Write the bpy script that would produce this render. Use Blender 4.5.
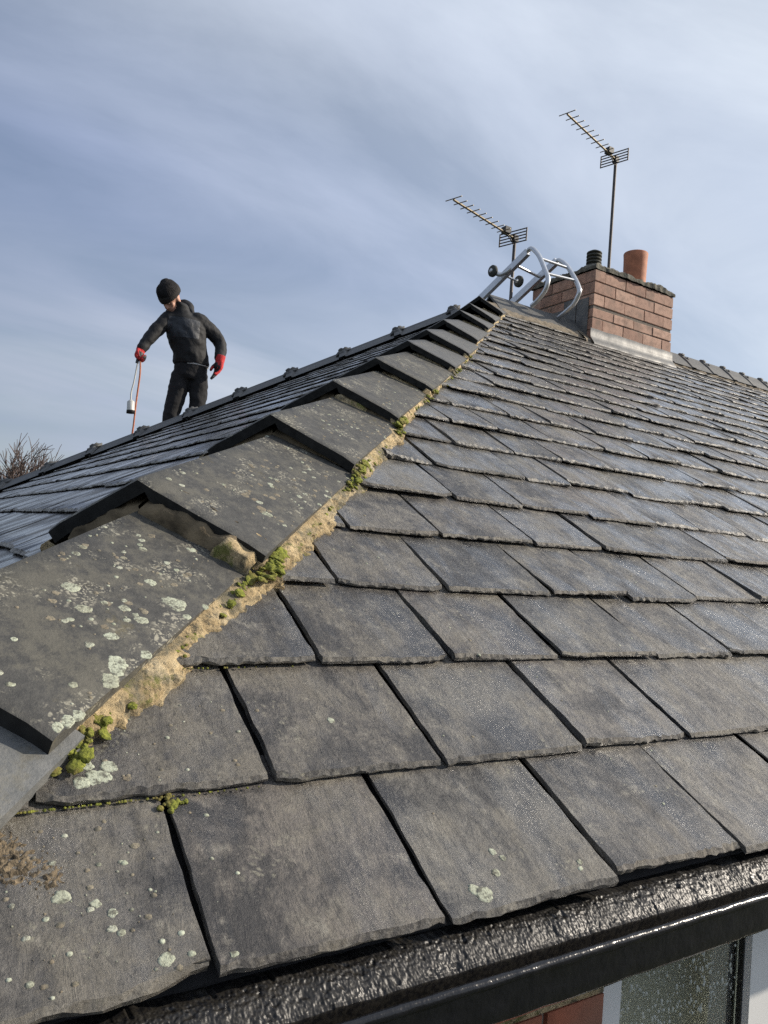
import bpy, bmesh, math, random
from mathutils import Vector, Matrix, noise
# ------------------------------------------------------------------ set-up
for o in list(bpy.data.objects):
    bpy.data.objects.remove(o)
sc = bpy.context.scene
COL = sc.collection
G = 0.19                      # metres per slate gauge; layout numbers below are in gauges
TH = math.radians(29.95)      # roof pitch
SA, CA, TA = math.sin(TH), math.cos(TH), math.tan(TH)
H = 11.632                    # ridge height above the eave, in gauges
YR = H / TA                   # ridge position
XE = 70.0                     # house length
XR2 = XE - YR

# camera
cam_d = bpy.data.cameras.new('camera')
cam = bpy.data.objects.new('camera', cam_d)
COL.objects.link(cam)
sc.camera = cam
yaw, pit, rol = 0.5605, 0.0456, 0.0774
f_ = Vector((math.sin(yaw)*math.cos(pit), math.cos(yaw)*math.cos(pit), math.sin(pit)))
r_ = Vector((math.cos(yaw), -math.sin(yaw), 0))
u_ = r_.cross(f_)
r2 = r_*math.cos(rol) + u_*math.sin(rol)
u2 = -r_*math.sin(rol) + u_*math.cos(rol)
CAMP = Vector((1.6193, -3.0639, 1.8736))
M = Matrix((r2, u2, -f_)).transposed().to_4x4()
M.translation = CAMP * G
cam.matrix_world = M
cam_d.sensor_fit = 'HORIZONTAL'
cam_d.sensor_width = 36.0
cam_d.lens = 761.34/768*36.0
cam_d.clip_start = 0.02
cam_d.clip_end = 2000
sc.cycles.use_denoising = False
sc.render.resolution_x, sc.render.resolution_y = 768, 1024

def project(p):
    d = Vector(p) - CAMP
    z = d.dot(f_)
    if z <= 0.05:
        return None
    return (384 + 761.34*d.dot(r2)/z, 512 - 761.34*d.dot(u2)/z, z)

# light
SUN_AZ, SUN_EL = math.radians(110), math.radians(26)   # azimuth clockwise from +Y
sun_dir = Vector((math.sin(SUN_AZ)*math.cos(SUN_EL), math.cos(SUN_AZ)*math.cos(SUN_EL), math.sin(SUN_EL)))
sd = bpy.data.lights.new('sun', 'SUN')
sd.energy = 5.0
sd.angle = math.radians(0.8)
sd.color = (1.0, 0.90, 0.76)
so = bpy.data.objects.new('sun', sd)
COL.objects.link(so)
so.rotation_euler = sun_dir.to_track_quat('Z', 'Y').to_euler()

W = bpy.data.worlds.new('World')
sc.world = W
W.use_nodes = True
nt = W.node_tree
nt.nodes.clear()
def N(tree, typ, **kw):
    n = tree.nodes.new(typ)
    for k, v in kw.items():
        if k in n.inputs.keys():
            n.inputs[k].default_value = v
        else:
            setattr(n, k, v)
    return n
def lk(tree, a, ai, b, bi):
    tree.links.new(a.outputs[ai], b.inputs[bi])
def ramp(tree, pts, interp='LINEAR'):
    n = tree.nodes.new('ShaderNodeValToRGB')
    n.color_ramp.interpolation = interp
    el = n.color_ramp.elements
    while len(el) < len(pts):
        el.new(0.5)
    for e, (p, c) in zip(el, pts):
        e.position = p
        e.color = (c, c, c, 1) if not hasattr(c, '__len__') else (*c, 1)
    return n
out = N(nt, 'ShaderNodeOutputWorld')
bg = N(nt, 'ShaderNodeBackground', Strength=0.1)
sky = N(nt, 'ShaderNodeTexSky', sky_type='NISHITA', sun_disc=False, sun_elevation=SUN_EL,
        sun_rotation=SUN_AZ, air_density=1.0, dust_density=1.4, ozone_density=1.2)
tc = N(nt, 'ShaderNodeTexCoord')
sep = N(nt, 'ShaderNodeSeparateXYZ')
lk(nt, tc, 'Generated', sep, 0)
zz = N(nt, 'ShaderNodeMath', operation='ADD'); zz.inputs[1].default_value = 0.22
zmx = N(nt, 'ShaderNodeMath', operation='MAXIMUM'); zmx.inputs[1].default_value = 0.0
lk(nt, sep, 2, zmx, 0); lk(nt, zmx, 0, zz, 0)
dx = N(nt, 'ShaderNodeMath', operation='DIVIDE'); dy = N(nt, 'ShaderNodeMath', operation='DIVIDE')
lk(nt, sep, 0, dx, 0); lk(nt, zz, 0, dx, 1); lk(nt, sep, 1, dy, 0); lk(nt, zz, 0, dy, 1)
cmb = N(nt, 'ShaderNodeCombineXYZ'); lk(nt, dx, 0, cmb, 0); lk(nt, dy, 0, cmb, 1)
mp = N(nt, 'ShaderNodeMapping'); mp.inputs['Rotation'].default_value = (0, 0, math.radians(20))
mp.inputs['Scale'].default_value = (0.5, 1.25, 1); mp.inputs['Location'].default_value = (2.1, 5.0, 0)
lk(nt, cmb, 0, mp, 0)
n1 = N(nt, 'ShaderNodeTexNoise', Scale=1.5, Detail=9.0, Roughness=0.56, Distortion=0.5)
lk(nt, mp, 0, n1, 'Vector')
n2 = N(nt, 'ShaderNodeTexNoise', Scale=0.55, Detail=3.0, Roughness=0.5)
lk(nt, mp, 0, n2, 'Vector')
cov = ramp(nt, [(0.36, 0.0), (0.52, 0.6), (0.64, 1.0)])
lk(nt, n1, 'Fac', cov, 0)
thick = ramp(nt, [(0.34, 0.0), (0.66, 1.0)])
lk(nt, n2, 'Fac', thick, 0)
# clouds are whiter towards the sun
dot = N(nt, 'ShaderNodeVectorMath', operation='DOT_PRODUCT')
lk(nt, tc, 'Generated', dot, 0); dot.inputs[1].default_value = sun_dir
fwd = N(nt, 'ShaderNodeMapRange', clamp=True); fwd.inputs['From Min'].default_value = -0.35; fwd.inputs['From Max'].default_value = 0.95
lk(nt, dot, 'Value', fwd, 0)
cl0 = N(nt, 'ShaderNodeMix', data_type='RGBA')     # thin grey-blue cloud to thick white cloud
cl0.inputs[6].default_value = (3.3, 4.05, 5.95, 1); cl0.inputs[7].default_value = (6.3, 6.85, 7.6, 1)
lk(nt, thick, 0, cl0, 0)
gain = N(nt, 'ShaderNodeMapRange'); gain.inputs['To Min'].default_value = 0.76; gain.inputs['To Max'].default_value = 1.36
lk(nt, fwd, 0, gain, 0)
cl = N(nt, 'ShaderNodeVectorMath', operation='SCALE')
lk(nt, cl0, 2, cl, 0); lk(nt, gain, 0, cl, 'Scale')
mixs = N(nt, 'ShaderNodeMix', data_type='RGBA')
cf = N(nt, 'ShaderNodeMath', operation='MULTIPLY_ADD'); cf.inputs[1].default_value = 0.50; cf.inputs[2].default_value = 0.48
lk(nt, cov, 0, cf, 0)
lk(nt, cf, 0, mixs, 0); lk(nt, sky, 0, mixs, 6); lk(nt, cl, 0, mixs, 7)
lk(nt, mixs, 2, bg, 'Color'); lk(nt, bg, 0, out, 0)
sc.view_settings.view_transform = 'Standard'
sc.view_settings.look = 'None'
sc.view_settings.exposure = 0.12
sc.view_settings.gamma = 1.0

# ------------------------------------------------------------------ materials
def mat(name):
    m = bpy.data.materials.new(name)
    m.use_nodes = True
    t = m.node_tree
    t.nodes.clear()
    o = N(t, 'ShaderNodeOutputMaterial')
    b = N(t, 'ShaderNodeBsdfPrincipled')
    lk(t, b, 0, o, 0)
    return m, t, b
def mixc(t, a, b, fac=None, mode='MIX', f=0.5):
    n = t.nodes.new('ShaderNodeMix'); n.data_type = 'RGBA'; n.blend_type = mode
    n.inputs[0].default_value = f
    for i, c in ((6, a), (7, b)):
        if isinstance(c, tuple):
            n.inputs[i].default_value = (*c, 1)
        else:
            t.links.new(c, n.inputs[i])
    if fac is not None:
        t.links.new(fac, n.inputs[0])
    return n.outputs[2]
def texvec(t, scale=(1, 1, 1), rnd=True):
    c = N(t, 'ShaderNodeTexCoord')
    m = N(t, 'ShaderNodeMapping'); m.inputs['Scale'].default_value = scale
    lk(t, c, 'Object', m, 'Vector')
    if rnd:
        oi = N(t, 'ShaderNodeObjectInfo'); ge = N(t, 'ShaderNodeNewGeometry')
        s = N(t, 'ShaderNodeMath', operation='ADD')
        lk(t, oi, 'Random', s, 0); lk(t, ge, 'Random Per Island', s, 1)
        mu = N(t, 'ShaderNodeMath', operation='MULTIPLY'); mu.inputs[1].default_value = 37.0
        lk(t, s, 0, mu, 0)
        cb = N(t, 'ShaderNodeCombineXYZ'); lk(t, mu, 0, cb, 0); lk(t, mu, 0, cb, 1); lk(t, mu, 0, cb, 2)
        lk(t, cb, 0, m, 'Location')
        fr = N(t, 'ShaderNodeMath', operation='FRACT'); lk(t, s, 0, fr, 0)
        return m.outputs[0], fr.outputs[0]
    return m.outputs[0], None
def noi(t, vec, scale, detail=4, rough=0.55, dist=0.0):
    n = N(t, 'ShaderNodeTexNoise', Scale=scale, Detail=detail, Roughness=rough, Distortion=dist)
    t.links.new(vec, n.inputs['Vector'])
    return n.outputs['Fac']
def rmp(t, fac, pts):
    n = ramp(t, pts); t.links.new(fac, n.inputs[0]); return n.outputs[0]
def bump(t, b, h, strength=0.5, dist=0.004, prev=None):
    n = N(t, 'ShaderNodeBump', Strength=strength, Distance=dist)
    t.links.new(h, n.inputs['Height'])
    if prev is not None:
        t.links.new(prev, n.inputs['Normal'])
    if b is not None:
        t.links.new(n.outputs[0], b.inputs['Normal'])
    return n.outputs[0]
def sm(t, op, a, b):
    n = N(t, 'ShaderNodeMath', operation=op)
    for i, v in ((0, a), (1, b)):
        if isinstance(v, (int, float)):
            n.inputs[i].default_value = v
        else:
            t.links.new(v, n.inputs[i])
    return n.outputs[0]
def simple(name, c, rough=0.6, metal=0.0, nscale=30, var=0.25, bmp=0.15, bdist=0.002, spec=0.5):
    m, t, b = mat(name)
    v, _ = texvec(t, rnd=False)
    f = noi(t, v, nscale, 5)
    c2 = tuple(min(1, x*(1+var)) for x in c); c1 = tuple(x*(1-var) for x in c)
    col = mixc(t, c1, c2, rmp(t, f, [(0.3, 0.0), (0.7, 1.0)]))
    t.links.new(col, b.inputs['Base Color'])
    b.inputs['Roughness'].default_value = rough; b.inputs['Metallic'].default_value = metal
    b.inputs['Specular IOR Level'].default_value = spec
    bump(t, b, f, bmp, bdist)
    return m

def make_slate(edge=0.0):
    m, t, b = mat('dressed_slate_edge' if edge else 'riven_slate')
    v, rnd = texvec(t)
    vs, _ = texvec(t, (1.0, 0.36, 1.0))           # grain runs up the slope
    wn = N(t, 'ShaderNodeTexWhiteNoise', noise_dimensions='1D'); t.links.new(rnd, wn.inputs['W'])
    sh = N(t, 'ShaderNodeSeparateColor'); t.links.new(wn.outputs['Color'], sh.inputs[0])
    st = noi(t, vs, 60, 9, 0.76, 1.0)
    strk = noi(t, vs, 17, 5, 0.6, 1.2)
    big = noi(t, v, 7, 6, 0.66, 0.6)
    med = noi(t, v, 24, 9, 0.76)
    fine = noi(t, v, 300, 4, 0.7)
    # each slate its own grey: blue, brown or purplish, pale or dark
    hue = mixc(t, (0.132, 0.124, 0.108), (0.132, 0.114, 0.097), sh.outputs[0])
    hue = mixc(t, hue, (0.094, 0.091, 0.086), rmp(t, sh.outputs[1], [(0.62, 0.0), (0.80, 1.0)]))
    val = rmp(t, sh.outputs[2], [(0.0, 0.68), (1.0, 1.50)])
    vm = N(t, 'ShaderNodeVectorMath', operation='SCALE'); t.links.new(hue, vm.inputs[0]); t.links.new(val, vm.inputs['Scale'])
    c = mixc(t, (0.040, 0.040, 0.042), vm.outputs[0], rmp(t, st, [(0.30, 0.25), (0.56, 1.0)]))
    c = mixc(t, c, (0.030, 0.030, 0.033), rmp(t, strk, [(0.33, 0.75), (0.47, 0.0)]))
    c = mixc(t, c, (0.028, 0.027, 0.028), rmp(t, sm(t, 'ADD', sm(t, 'MULTIPLY', big, .65), sm(t, 'MULTIPLY', med, .35)), [(0.41, 0.9), (0.49, 0.0)]))
    film = rmp(t, sm(t, 'ADD', sm(t, 'MULTIPLY', big, 0.55), sm(t, 'MULTIPLY', med, 0.55)), [(0.53, 0.0), (0.62, 0.66)])
    c = mixc(t, c, (0.205, 0.183, 0.142), film)
    pale = rmp(t, med, [(0.57, 0.0), (0.66, 0.55)])
    c = mixc(t, c, (0.32, 0.30, 0.25), pale)
    vor = N(t, 'ShaderNodeTexVoronoi', Scale=110.0); t.links.new(mixc(t, v, noi_col(t, v, 40), None, f=0.03), vor.inputs['Vector'])
    spots = sm(t, 'MULTIPLY', rmp(t, vor.outputs['Distance'], [(0.14, 1.0), (0.36, 0.0)]), rmp(t, noi(t, v, 13, 4), [(0.55, 0.0), (0.66, 0.75)]))
    c = mixc(t, c, (0.32, 0.30, 0.225), spots)
    crisp = noi(t, vs, 150, 6, 0.72, 0.6)
    c = mixc(t, (0.016, 0.016, 0.017), c, rmp(t, crisp, [(0.34, 0.45), (0.48, 1.0)]))
    c = mixc(t, c, (0.26, 0.245, 0.205), rmp(t, noi(t, v, 170, 5, 0.75), [(0.60, 0.0), (0.70, 0.55)]))
    c = mixc(t, (0.012, 0.012, 0.012), c, rmp(t, fine, [(0.26, 0.55), (0.50, 1.0)]))
    if edge:
        c = mixc(t, c, (0.40, 0.375, 0.325), rmp(t, noi(t, v, 120, 4, .7), [(0.44, 0.0), (0.58, edge)]))  # tail glint painted pale into the dressed edge, stronger on far slates
    t.links.new(c, b.inputs['Base Color'])
    wet = noi(t, vs, 11, 5, 0.6, 0.5)             # still wet in places
    r = sm(t, 'ADD', rmp(t, wet, [(0.36, 0.22), (0.60, 0.52)]), sm(t, 'MULTIPLY', sm(t, 'SUBTRACT', med, 0.5), 0.25))
    t.links.new(r, b.inputs['Roughness'])
    b.inputs['Specular IOR Level'].default_value = 0.6
    t.links.new(rmp(t, wet, [(0.40, 1.0), (0.56, 0.15)]), b.inputs['Coat Weight'])
    if edge:
        t.links.remove(b.inputs['Roughness'].links[0]); b.inputs['Roughness'].default_value = 0.5 if edge > .5 else 0.75
        t.links.remove(b.inputs['Coat Weight'].links[0]); b.inputs['Coat Weight'].default_value = 0.0
    b.inputs['Coat Roughness'].default_value = 0.20
    b.inputs['Coat IOR'].default_value = 1.4
    t.links.new(bump(t, None, sm(t, 'ADD', sm(t, 'MULTIPLY', med, 0.5), noi(t, vs, 13, 4, 0.55, 1.8)), 0.35, 0.003), b.inputs['Coat Normal'])
    lay = noi(t, vs, 13, 4, 0.55, 1.8)
    stp = N(t, 'ShaderNodeMath', operation='SNAP'); stp.inputs[1].default_value = 0.09
    t.links.new(lay, stp.inputs[0])
    h = sm(t, 'ADD', sm(t, 'MULTIPLY', st, 0.8), sm(t, 'ADD', sm(t, 'MULTIPLY', med, 0.9), sm(t, 'MULTIPLY', stp.outputs[0], 1.8)))
    p = bump(t, None, h, 1.0, 0.0075)
    bump(t, b, fine, 0.6 if not edge else 1.0, 0.0011, p)
    return m
def noi_col(t, vec, scale):
    n = N(t, 'ShaderNodeTexNoise', Scale=scale, Detail=3); t.links.new(vec, n.inputs['Vector'])
    return n.outputs['Color']
def make_hiptile(name, c0, c1, lich):
    m, t, b = mat(name)
    v, rnd = texvec(t)
    big = noi(t, v, 7, 6, 0.66); med = noi(t, v, 40, 8, 0.75); fine = noi(t, v, 300, 4, 0.65)
    c = mixc(t, c0, c1, rmp(t, med, [(0.34, 0.0), (0.64, 1.0)]))
    br = rmp(t, sm(t, 'ADD', sm(t, 'MULTIPLY', big, .5), sm(t, 'MULTIPLY', med, .55)), [(0.51, 0.0), (0.60, 0.45*lich)])
    c = mixc(t, c, (0.128, 0.118, 0.086), br)
    yel = rmp(t, noi(t, v, 9, 7, 0.75), [(0.60, 0.0), (0.68, 0.6*lich)])
    c = mixc(t, c, (0.17, 0.14, 0.055), yel)
    c = mixc(t, c, (0.035, 0.033, 0.03), rmp(t, noi(t, v, 18, 8, .78), [(0.58, 0.0), (0.68, 0.75*lich)]))
    for sc_, th_ in ((120.0, .53), (260.0, .54)):
        vor = N(t, 'ShaderNodeTexVoronoi', Scale=sc_); t.links.new(mixc(t, v, noi_col(t, v, 60), None, f=0.02), vor.inputs['Vector'])
        sp = sm(t, 'MULTIPLY', rmp(t, vor.outputs['Distance'], [(0.22, 1.0), (0.40, 0.0)]), rmp(t, noi(t, v, 13, 5, 0.65), [(th_, 0.0), (th_+.08, 0.9*lich)]))
        c = mixc(t, c, (0.33, 0.31, 0.24), sp)
    t.links.new(c, b.inputs['Base Color'])
    b.inputs['Roughness'].default_value = 0.64
    p = bump(t, None, med, 0.6, 0.003)
    bump(t, b, fine, 0.6, 0.0012, p)
    return m
def make_mortar():
    m, t, b = mat('lime_mortar')
    v, _ = texvec(t, rnd=False)
    a = noi(t, v, 24, 7, 0.72); d = noi(t, v, 75, 6, 0.75); big = noi(t, v, 6, 4)
    c = mixc(t, (0.34, 0.25, 0.13), (0.66, 0.51, 0.29), rmp(t, a, [(0.36, 0.0), (0.60, 1.0)]))
    c = mixc(t, c, (0.075, 0.065, 0.042), rmp(t, d, [(0.52, 0.0), (0.62, 0.9)]))
    c = mixc(t, c, (0.52, 0.47, 0.35), rmp(t, big, [(0.55, 0.0), (0.66, 0.7)]))
    c = mixc(t, c, (0.15, 0.14, 0.10), rmp(t, noi(t, v, 9, 5, .7), [(0.50, 0.0), (0.60, 0.85)]))
    c = mixc(t, c, (0.16, 0.17, 0.035), rmp(t, noi(t, v, 13, 6, .75), [(0.56, 0.0), (0.64, 0.85)]))
    t.links.new(c, b.inputs['Base Color'])
    b.inputs['Roughness'].default_value = 0.94
    g_ = noi(t, v, 260, 4, 0.7)
    bump(t, b, g_, 0.9, 0.003, bump(t, None, sm(t, 'ADD', a, sm(t, 'MULTIPLY', d, 0.8)), 1.0, 0.008))
    return m
def make_bitumen():
    m, t, b = mat('black_bitumen')
    v, _ = texvec(t, rnd=False)
    a = noi(t, v, 190, 5, 0.62); d = noi(t, v, 40, 5, 0.65)
    c = mixc(t, (0.006, 0.006, 0.007), (0.022, 0.020, 0.017), rmp(t, a, [(0.42, 0.0), (0.58, 1.0)]))
    t.links.new(c, b.inputs['Base Color'])
    t.links.new(rmp(t, d, [(0.35, 0.38), (0.65, 0.50)]), b.inputs['Roughness'])
    b.inputs['Specular IOR Level'].default_value = 0.42
    bump(t, b, a, 0.35, 0.0012)
    return m
def make_brick(name, c0, c1, dirt):
    m, t, b = mat(name)
    v, rnd = texvec(t)
    a = noi(t, v, 22, 5, 0.65); d = noi(t, v, 130, 4, 0.6)
    c = mixc(t, c0, c1, rnd)
    c = mixc(t, c, tuple(x*0.62 for x in c0), rmp(t, a, [(0.45, 0.0), (0.72, 0.8)]))
    c = mixc(t, c, dirt, rmp(t, noi(t, v, 9, 4), [(0.50, 0.0), (0.72, 0.55)]))
    t.links.new(c, b.inputs['Base Color'])
    b.inputs['Roughness'].default_value = 0.85
    bump(t, b, sm(t, 'ADD', a, d), 0.5, 0.002)
    return m
def make_brickwall():
    m, t, b = mat('far_brickwork')
    v, _ = texvec(t, rnd=False)
    sx = N(t, 'ShaderNodeSeparateXYZ'); t.links.new(v, sx.inputs[0])
    cb = N(t, 'ShaderNodeCombineXYZ')
    t.links.new(sm(t, 'ADD', sx.outputs[0], sx.outputs[1]), cb.inputs[0]); t.links.new(sx.outputs[2], cb.inputs[1])
    br = N(t, 'ShaderNodeTexBrick'); br.inputs['Scale'].default_value = 1.0
    br.inputs['Brick Width'].default_value = 0.225; br.inputs['Row Height'].default_value = 0.076
    br.inputs['Mortar Size'].default_value = 0.006
    br.inputs['Color1'].default_value = (0.27, 0.10, 0.065, 1); br.inputs['Color2'].default_value = (0.34, 0.14, 0.09, 1)
    br.inputs['Mortar'].default_value = (0.36, 0.31, 0.25, 1)
    lk(t, cb, 0, br, 'Vector'); lk(t, br, 0, b, 'Base Color')
    b.inputs['Roughness'].default_value = 0.85
    bump(t, b, br.outputs['Fac'], -0.4, 0.004)
    return m
def make_moss():
    m, t, b = mat('green_moss')
    v, _ = texvec(t, rnd=False)
    a = noi(t, v, 160, 5, 0.7); d = noi(t, v, 30, 3)
    c = mixc(t, (0.07, 0.085, 0.012), (0.30, 0.32, 0.045), rmp(t, a, [(0.34, 0.0), (0.64, 1.0)]))
    c = mixc(t, c, (0.20, 0.155, 0.05), rmp(t, d, [(0.50, 0.0), (0.62, 0.7)]))
    t.links.new(c, b.inputs['Base Color']); b.inputs['Roughness'].default_value = 0.95
    bump(t, b, a, 1.0, 0.006)
    return m
def make_lichen(big=False):
    m, t, b = mat('pale_rosette_lichen' if big else 'crustose_lichen')
    v, _ = texvec(t, rnd=False)
    a = noi(t, v, 95, 8, 0.78); d = noi(t, v, 300, 4, 0.7)
    ge = N(t, 'ShaderNodeNewGeometry')
    lr = N(t, 'ShaderNodeValToRGB'); lr.color_ramp.elements[0].color = (0.20, 0.165, 0.115, 1); lr.color_ramp.elements[1].color = (0.44, 0.45, 0.36, 1)
    e_ = lr.color_ramp.elements.new(0.55); e_.color = (0.27, 0.235, 0.17, 1); e_ = lr.color_ramp.elements.new(0.62); e_.color = (0.34, 0.37, 0.27, 1)
    t.links.new(ge.outputs['Random Per Island'], lr.inputs[0]); c = lr.outputs[0]
    if big:
        c = mixc(t, (0.36, 0.37, 0.275), (0.47, 0.50, 0.385), ge.outputs['Random Per Island'])
    c = mixc(t, c, (0.095, 0.09, 0.074), rmp(t, a, [(0.51, 0.0), (0.58, 0.85)]))
    c = mixc(t, (0.10, 0.10, 0.075), c, rmp(t, d, [(0.34, 0.2), (0.52, 1.0)]))
    t.links.new(c, b.inputs['Base Color']); b.inputs['Roughness'].default_value = 0.95
    bump(t, b, sm(t, 'ADD', a, d), 0.6, 0.0018)
    return m
def make_lead():
    m, t, b = mat('grey_lead')
    v, _ = texvec(t, rnd=False)
    a = noi(t, v, 12, 5, 0.6); d = noi(t, v, 60, 4)
    c = mixc(t, (0.08, 0.083, 0.085), (0.165, 0.165, 0.16), rmp(t, a, [(0.3, 0.0), (0.7, 1.0)]))
    c = mixc(t, c, (0.21, 0.195, 0.165), rmp(t, d, [(0.56, 0.0), (0.7, 0.6)]))
    t.links.new(c, b.inputs['Base Color']); b.inputs['Roughness'].default_value = 0.55
    b.inputs['Metallic'].default_value = 0.15
    bump(t, b, a, 0.5, 0.006)
    return m
def make_glass(name, rough=0.03):
    m, t, b = mat(name)
    b.inputs['Base Color'].default_value = (0.93, 0.96, 0.94, 1)
    b.inputs['Roughness'].default_value = rough
    b.inputs['Transmission Weight'].default_value = 1.0
    b.inputs['IOR'].default_value = 1.33 if 'drop' in name else 1.45
    return m
MS = [make_slate(), make_slate(0.8)]; MSN = [MS[0], make_slate(0.25)]
MT = make_hiptile('weathered_tile', (0.036, 0.0355, 0.033), (0.082, 0.079, 0.070), 1.0)
MT2 = make_hiptile('plain_tile', (0.065, 0.067, 0.068), (0.105, 0.105, 0.102), 0.35)
MT0 = make_hiptile('smooth_grey_tile', (0.095, 0.10, 0.10), (0.165, 0.168, 0.165), 0.35)
MM = make_mortar(); MM3 = simple('shaded_mortar', (0.15, 0.115, 0.07), 0.95, nscale=28, var=0.6, bmp=1.0, bdist=0.008); MM2 = simple('grey_mortar', (0.20, 0.165, 0.12), 0.95, nscale=30, var=0.5, bmp=0.8, bdist=0.006); MB_ = make_bitumen(); MMOSS = make_moss(); MLICH = make_lichen(); MLICH2 = make_lichen(True); MLEAD = make_lead()  # MM3: mortar colour darkened for the shade under the tile ends
MBR = make_brick('chimney_brick', (0.32, 0.18, 0.13), (0.54, 0.345, 0.255), (0.15, 0.115, 0.09))
MWB = make_brick('wall_brick', (0.33, 0.095, 0.05), (0.42, 0.14, 0.08), (0.24, 0.15, 0.11))
MBW = make_brickwall()
MJ = simple('brick_joint', (0.17, 0.145, 0.12), 0.95, nscale=60, var=0.35, bmp=0.6)
MENDSHADE = simple('tile_end_shade', (0.016, 0.016, 0.015), 0.9, nscale=50, var=0.6, bmp=0.6)  # tile ends and undersides: shade painted near-black, along with damp grime
MFL = simple('cement_flaunching', (0.115, 0.108, 0.085), 0.95, nscale=26, var=0.55, bmp=0.9, bdist=0.01)
MDECK = simple('roofing_felt', (0.018, 0.018, 0.019), 0.9)
MPAINT = simple('black_gloss_paint', (0.008, 0.0085, 0.0105), 0.22, nscale=45, var=0.2, bmp=0.5, bdist=0.004, spec=0.42)
MTERRA = simple('terracotta', (0.43, 0.165, 0.085), 0.75, nscale=14, var=0.28, bmp=0.3)
MCOWL = simple('sooty_clay', (0.045, 0.045, 0.034), 0.8, nscale=30, var=0.45, bmp=0.3)
MALU = simple('aluminium', (0.62, 0.63, 0.64), 0.33, 0.85, nscale=40, var=0.12, bmp=0.05)
MALUD = simple('weathered_aluminium', (0.20, 0.165, 0.11), 0.55, 0.5, nscale=60, var=0.3, bmp=0.05)
MSTEEL = simple('dull_mast_steel', (0.10, 0.09, 0.085), 0.6, 0.5, nscale=60, var=0.3, bmp=0.05)
MPLAS = simple('black_plastic', (0.016, 0.016, 0.016), 0.45)
MTYRE = simple('grey_rubber', (0.055, 0.058, 0.052), 0.8)
MUPVC = simple('white_upvc', (0.80, 0.80, 0.79), 0.3, nscale=10, var=0.03, bmp=0.02)
MBLIND = simple('olive_blind', (0.50, 0.50, 0.42), 0.9, nscale=6, var=0.18)
MGLASS = make_glass('window_glass'); MDROP = simple('rain_drop', (0.50, 0.52, 0.46), 0.08, var=0.1, bmp=0.0, spec=0.8)  # drops are opaque; their backlit brightness is put into the pale colour
MGRASS = simple('lawn', (0.030, 0.038, 0.022), 0.95, nscale=3, var=0.4, bmp=0.6, bdist=0.02)
MBARK = simple('twig_bark', (0.115, 0.085, 0.075), 0.9, nscale=30, var=0.3)
MJACK = simple('black_jacket', (0.0065, 0.007, 0.0085), 0.75, nscale=16, var=0.35, bmp=0.7, bdist=0.012)
MPANEL = simple('charcoal_quilting', (0.026, 0.030, 0.037), 0.6, nscale=20, var=0.3, bmp=0.7, bdist=0.012)
MTROU = simple('dark_trousers', (0.008, 0.008, 0.0095), 0.9, nscale=22, var=0.35, bmp=0.6, bdist=0.012)
MWOOL = simple('black_wool', (0.011, 0.010, 0.011), 0.95, nscale=90, var=0.4, bmp=0.9, bdist=0.006)
MWOOL2 = simple('charcoal_wool_cuff', (0.024, 0.021, 0.019), 0.95, nscale=110, var=0.4, bmp=0.9, bdist=0.006)
MSKIN = simple('skin', (0.50, 0.27, 0.19), 0.55, nscale=40, var=0.12, bmp=0.1)
MEYE = simple('eye_white', (0.22, 0.18, 0.16), 0.3, var=0.05)
MBROW = simple('dark_hair', (0.03, 0.02, 0.015), 0.8)
MRED = simple('red_knit', (0.50, 0.028, 0.030), 0.8, nscale=120, var=0.3, bmp=0.6)
MPALM = simple('black_latex', (0.02, 0.018, 0.02), 0.6)
MHOSE = simple('orange_hose', (0.50, 0.17, 0.085), 0.5)
MBELL = simple('pale_burner_steel', (0.55, 0.54, 0.50), 0.5, 0.2, var=0.15)
MSHIRT = simple('pale_shirt', (0.5, 0.5, 0.5), 0.9)
MDRY = simple('dried_moss', (0.15, 0.115, 0.072), 0.95, nscale=120, var=0.6, bmp=1.0, bdist=0.01)

# ------------------------------------------------------------------ helpers
rng = random.Random(7)
class MB:
    """collects vertices and faces (gauge units) and links them as ONE mesh object"""
    def __init__(s):
        s.v = []; s.f = []; s.sm = []; s.mi = []
    def add(s, vs, fs, smooth=False, mi=0):
        o = len(s.v)
        s.v += [tuple(v) for v in vs]
        for f in fs:
            s.f.append([i+o for i in f]); s.sm.append(smooth); s.mi.append(mi)
    def mesh(s, name, mats, k=G):
        me = bpy.data.meshes.new(name)
        me.from_pydata([(x*k, y*k, z*k) for x, y, z in s.v], [], s.f)
        for m in (mats if isinstance(mats, (list, tuple)) else [mats]):
            me.materials.append(m)
        me.polygons.foreach_set('use_smooth', s.sm)
        me.polygons.foreach_set('material_index', s.mi)
        me.update()
        return me
    def build(s, name, mats, parent=None, k=G, fix=False):
        me = s.mesh(name, mats, k)
        if fix:
            b = bmesh.new(); b.from_mesh(me); bmesh.ops.recalc_face_normals(b, faces=b.faces); b.to_mesh(me); b.free()
        return link(name, me, parent)
def link(name, me, parent=None):
    o = bpy.data.objects.new(name, me)
    COL.objects.link(o)
    if parent is not None:
        o.parent = parent
    return o
def empty(name, loc=(0, 0, 0), rz=0.0):
    o = bpy.data.objects.new(name, None)
    COL.objects.link(o)
    o.location = loc; o.rotation_euler = (0, 0, rz)
    o.empty_display_size = 0.1
    return o
def tag(o, label=None, cat=None, group=None, kind=None):
    for k, v in (('label', label), ('category', cat), ('group', group), ('kind', kind)):
        if v:
            o[k] = v
    return o
BOXF = [(0, 3, 2, 1), (4, 5, 6, 7), (0, 1, 5, 4), (1, 2, 6, 5), (2, 3, 7, 6), (3, 0, 4, 7)]
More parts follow.
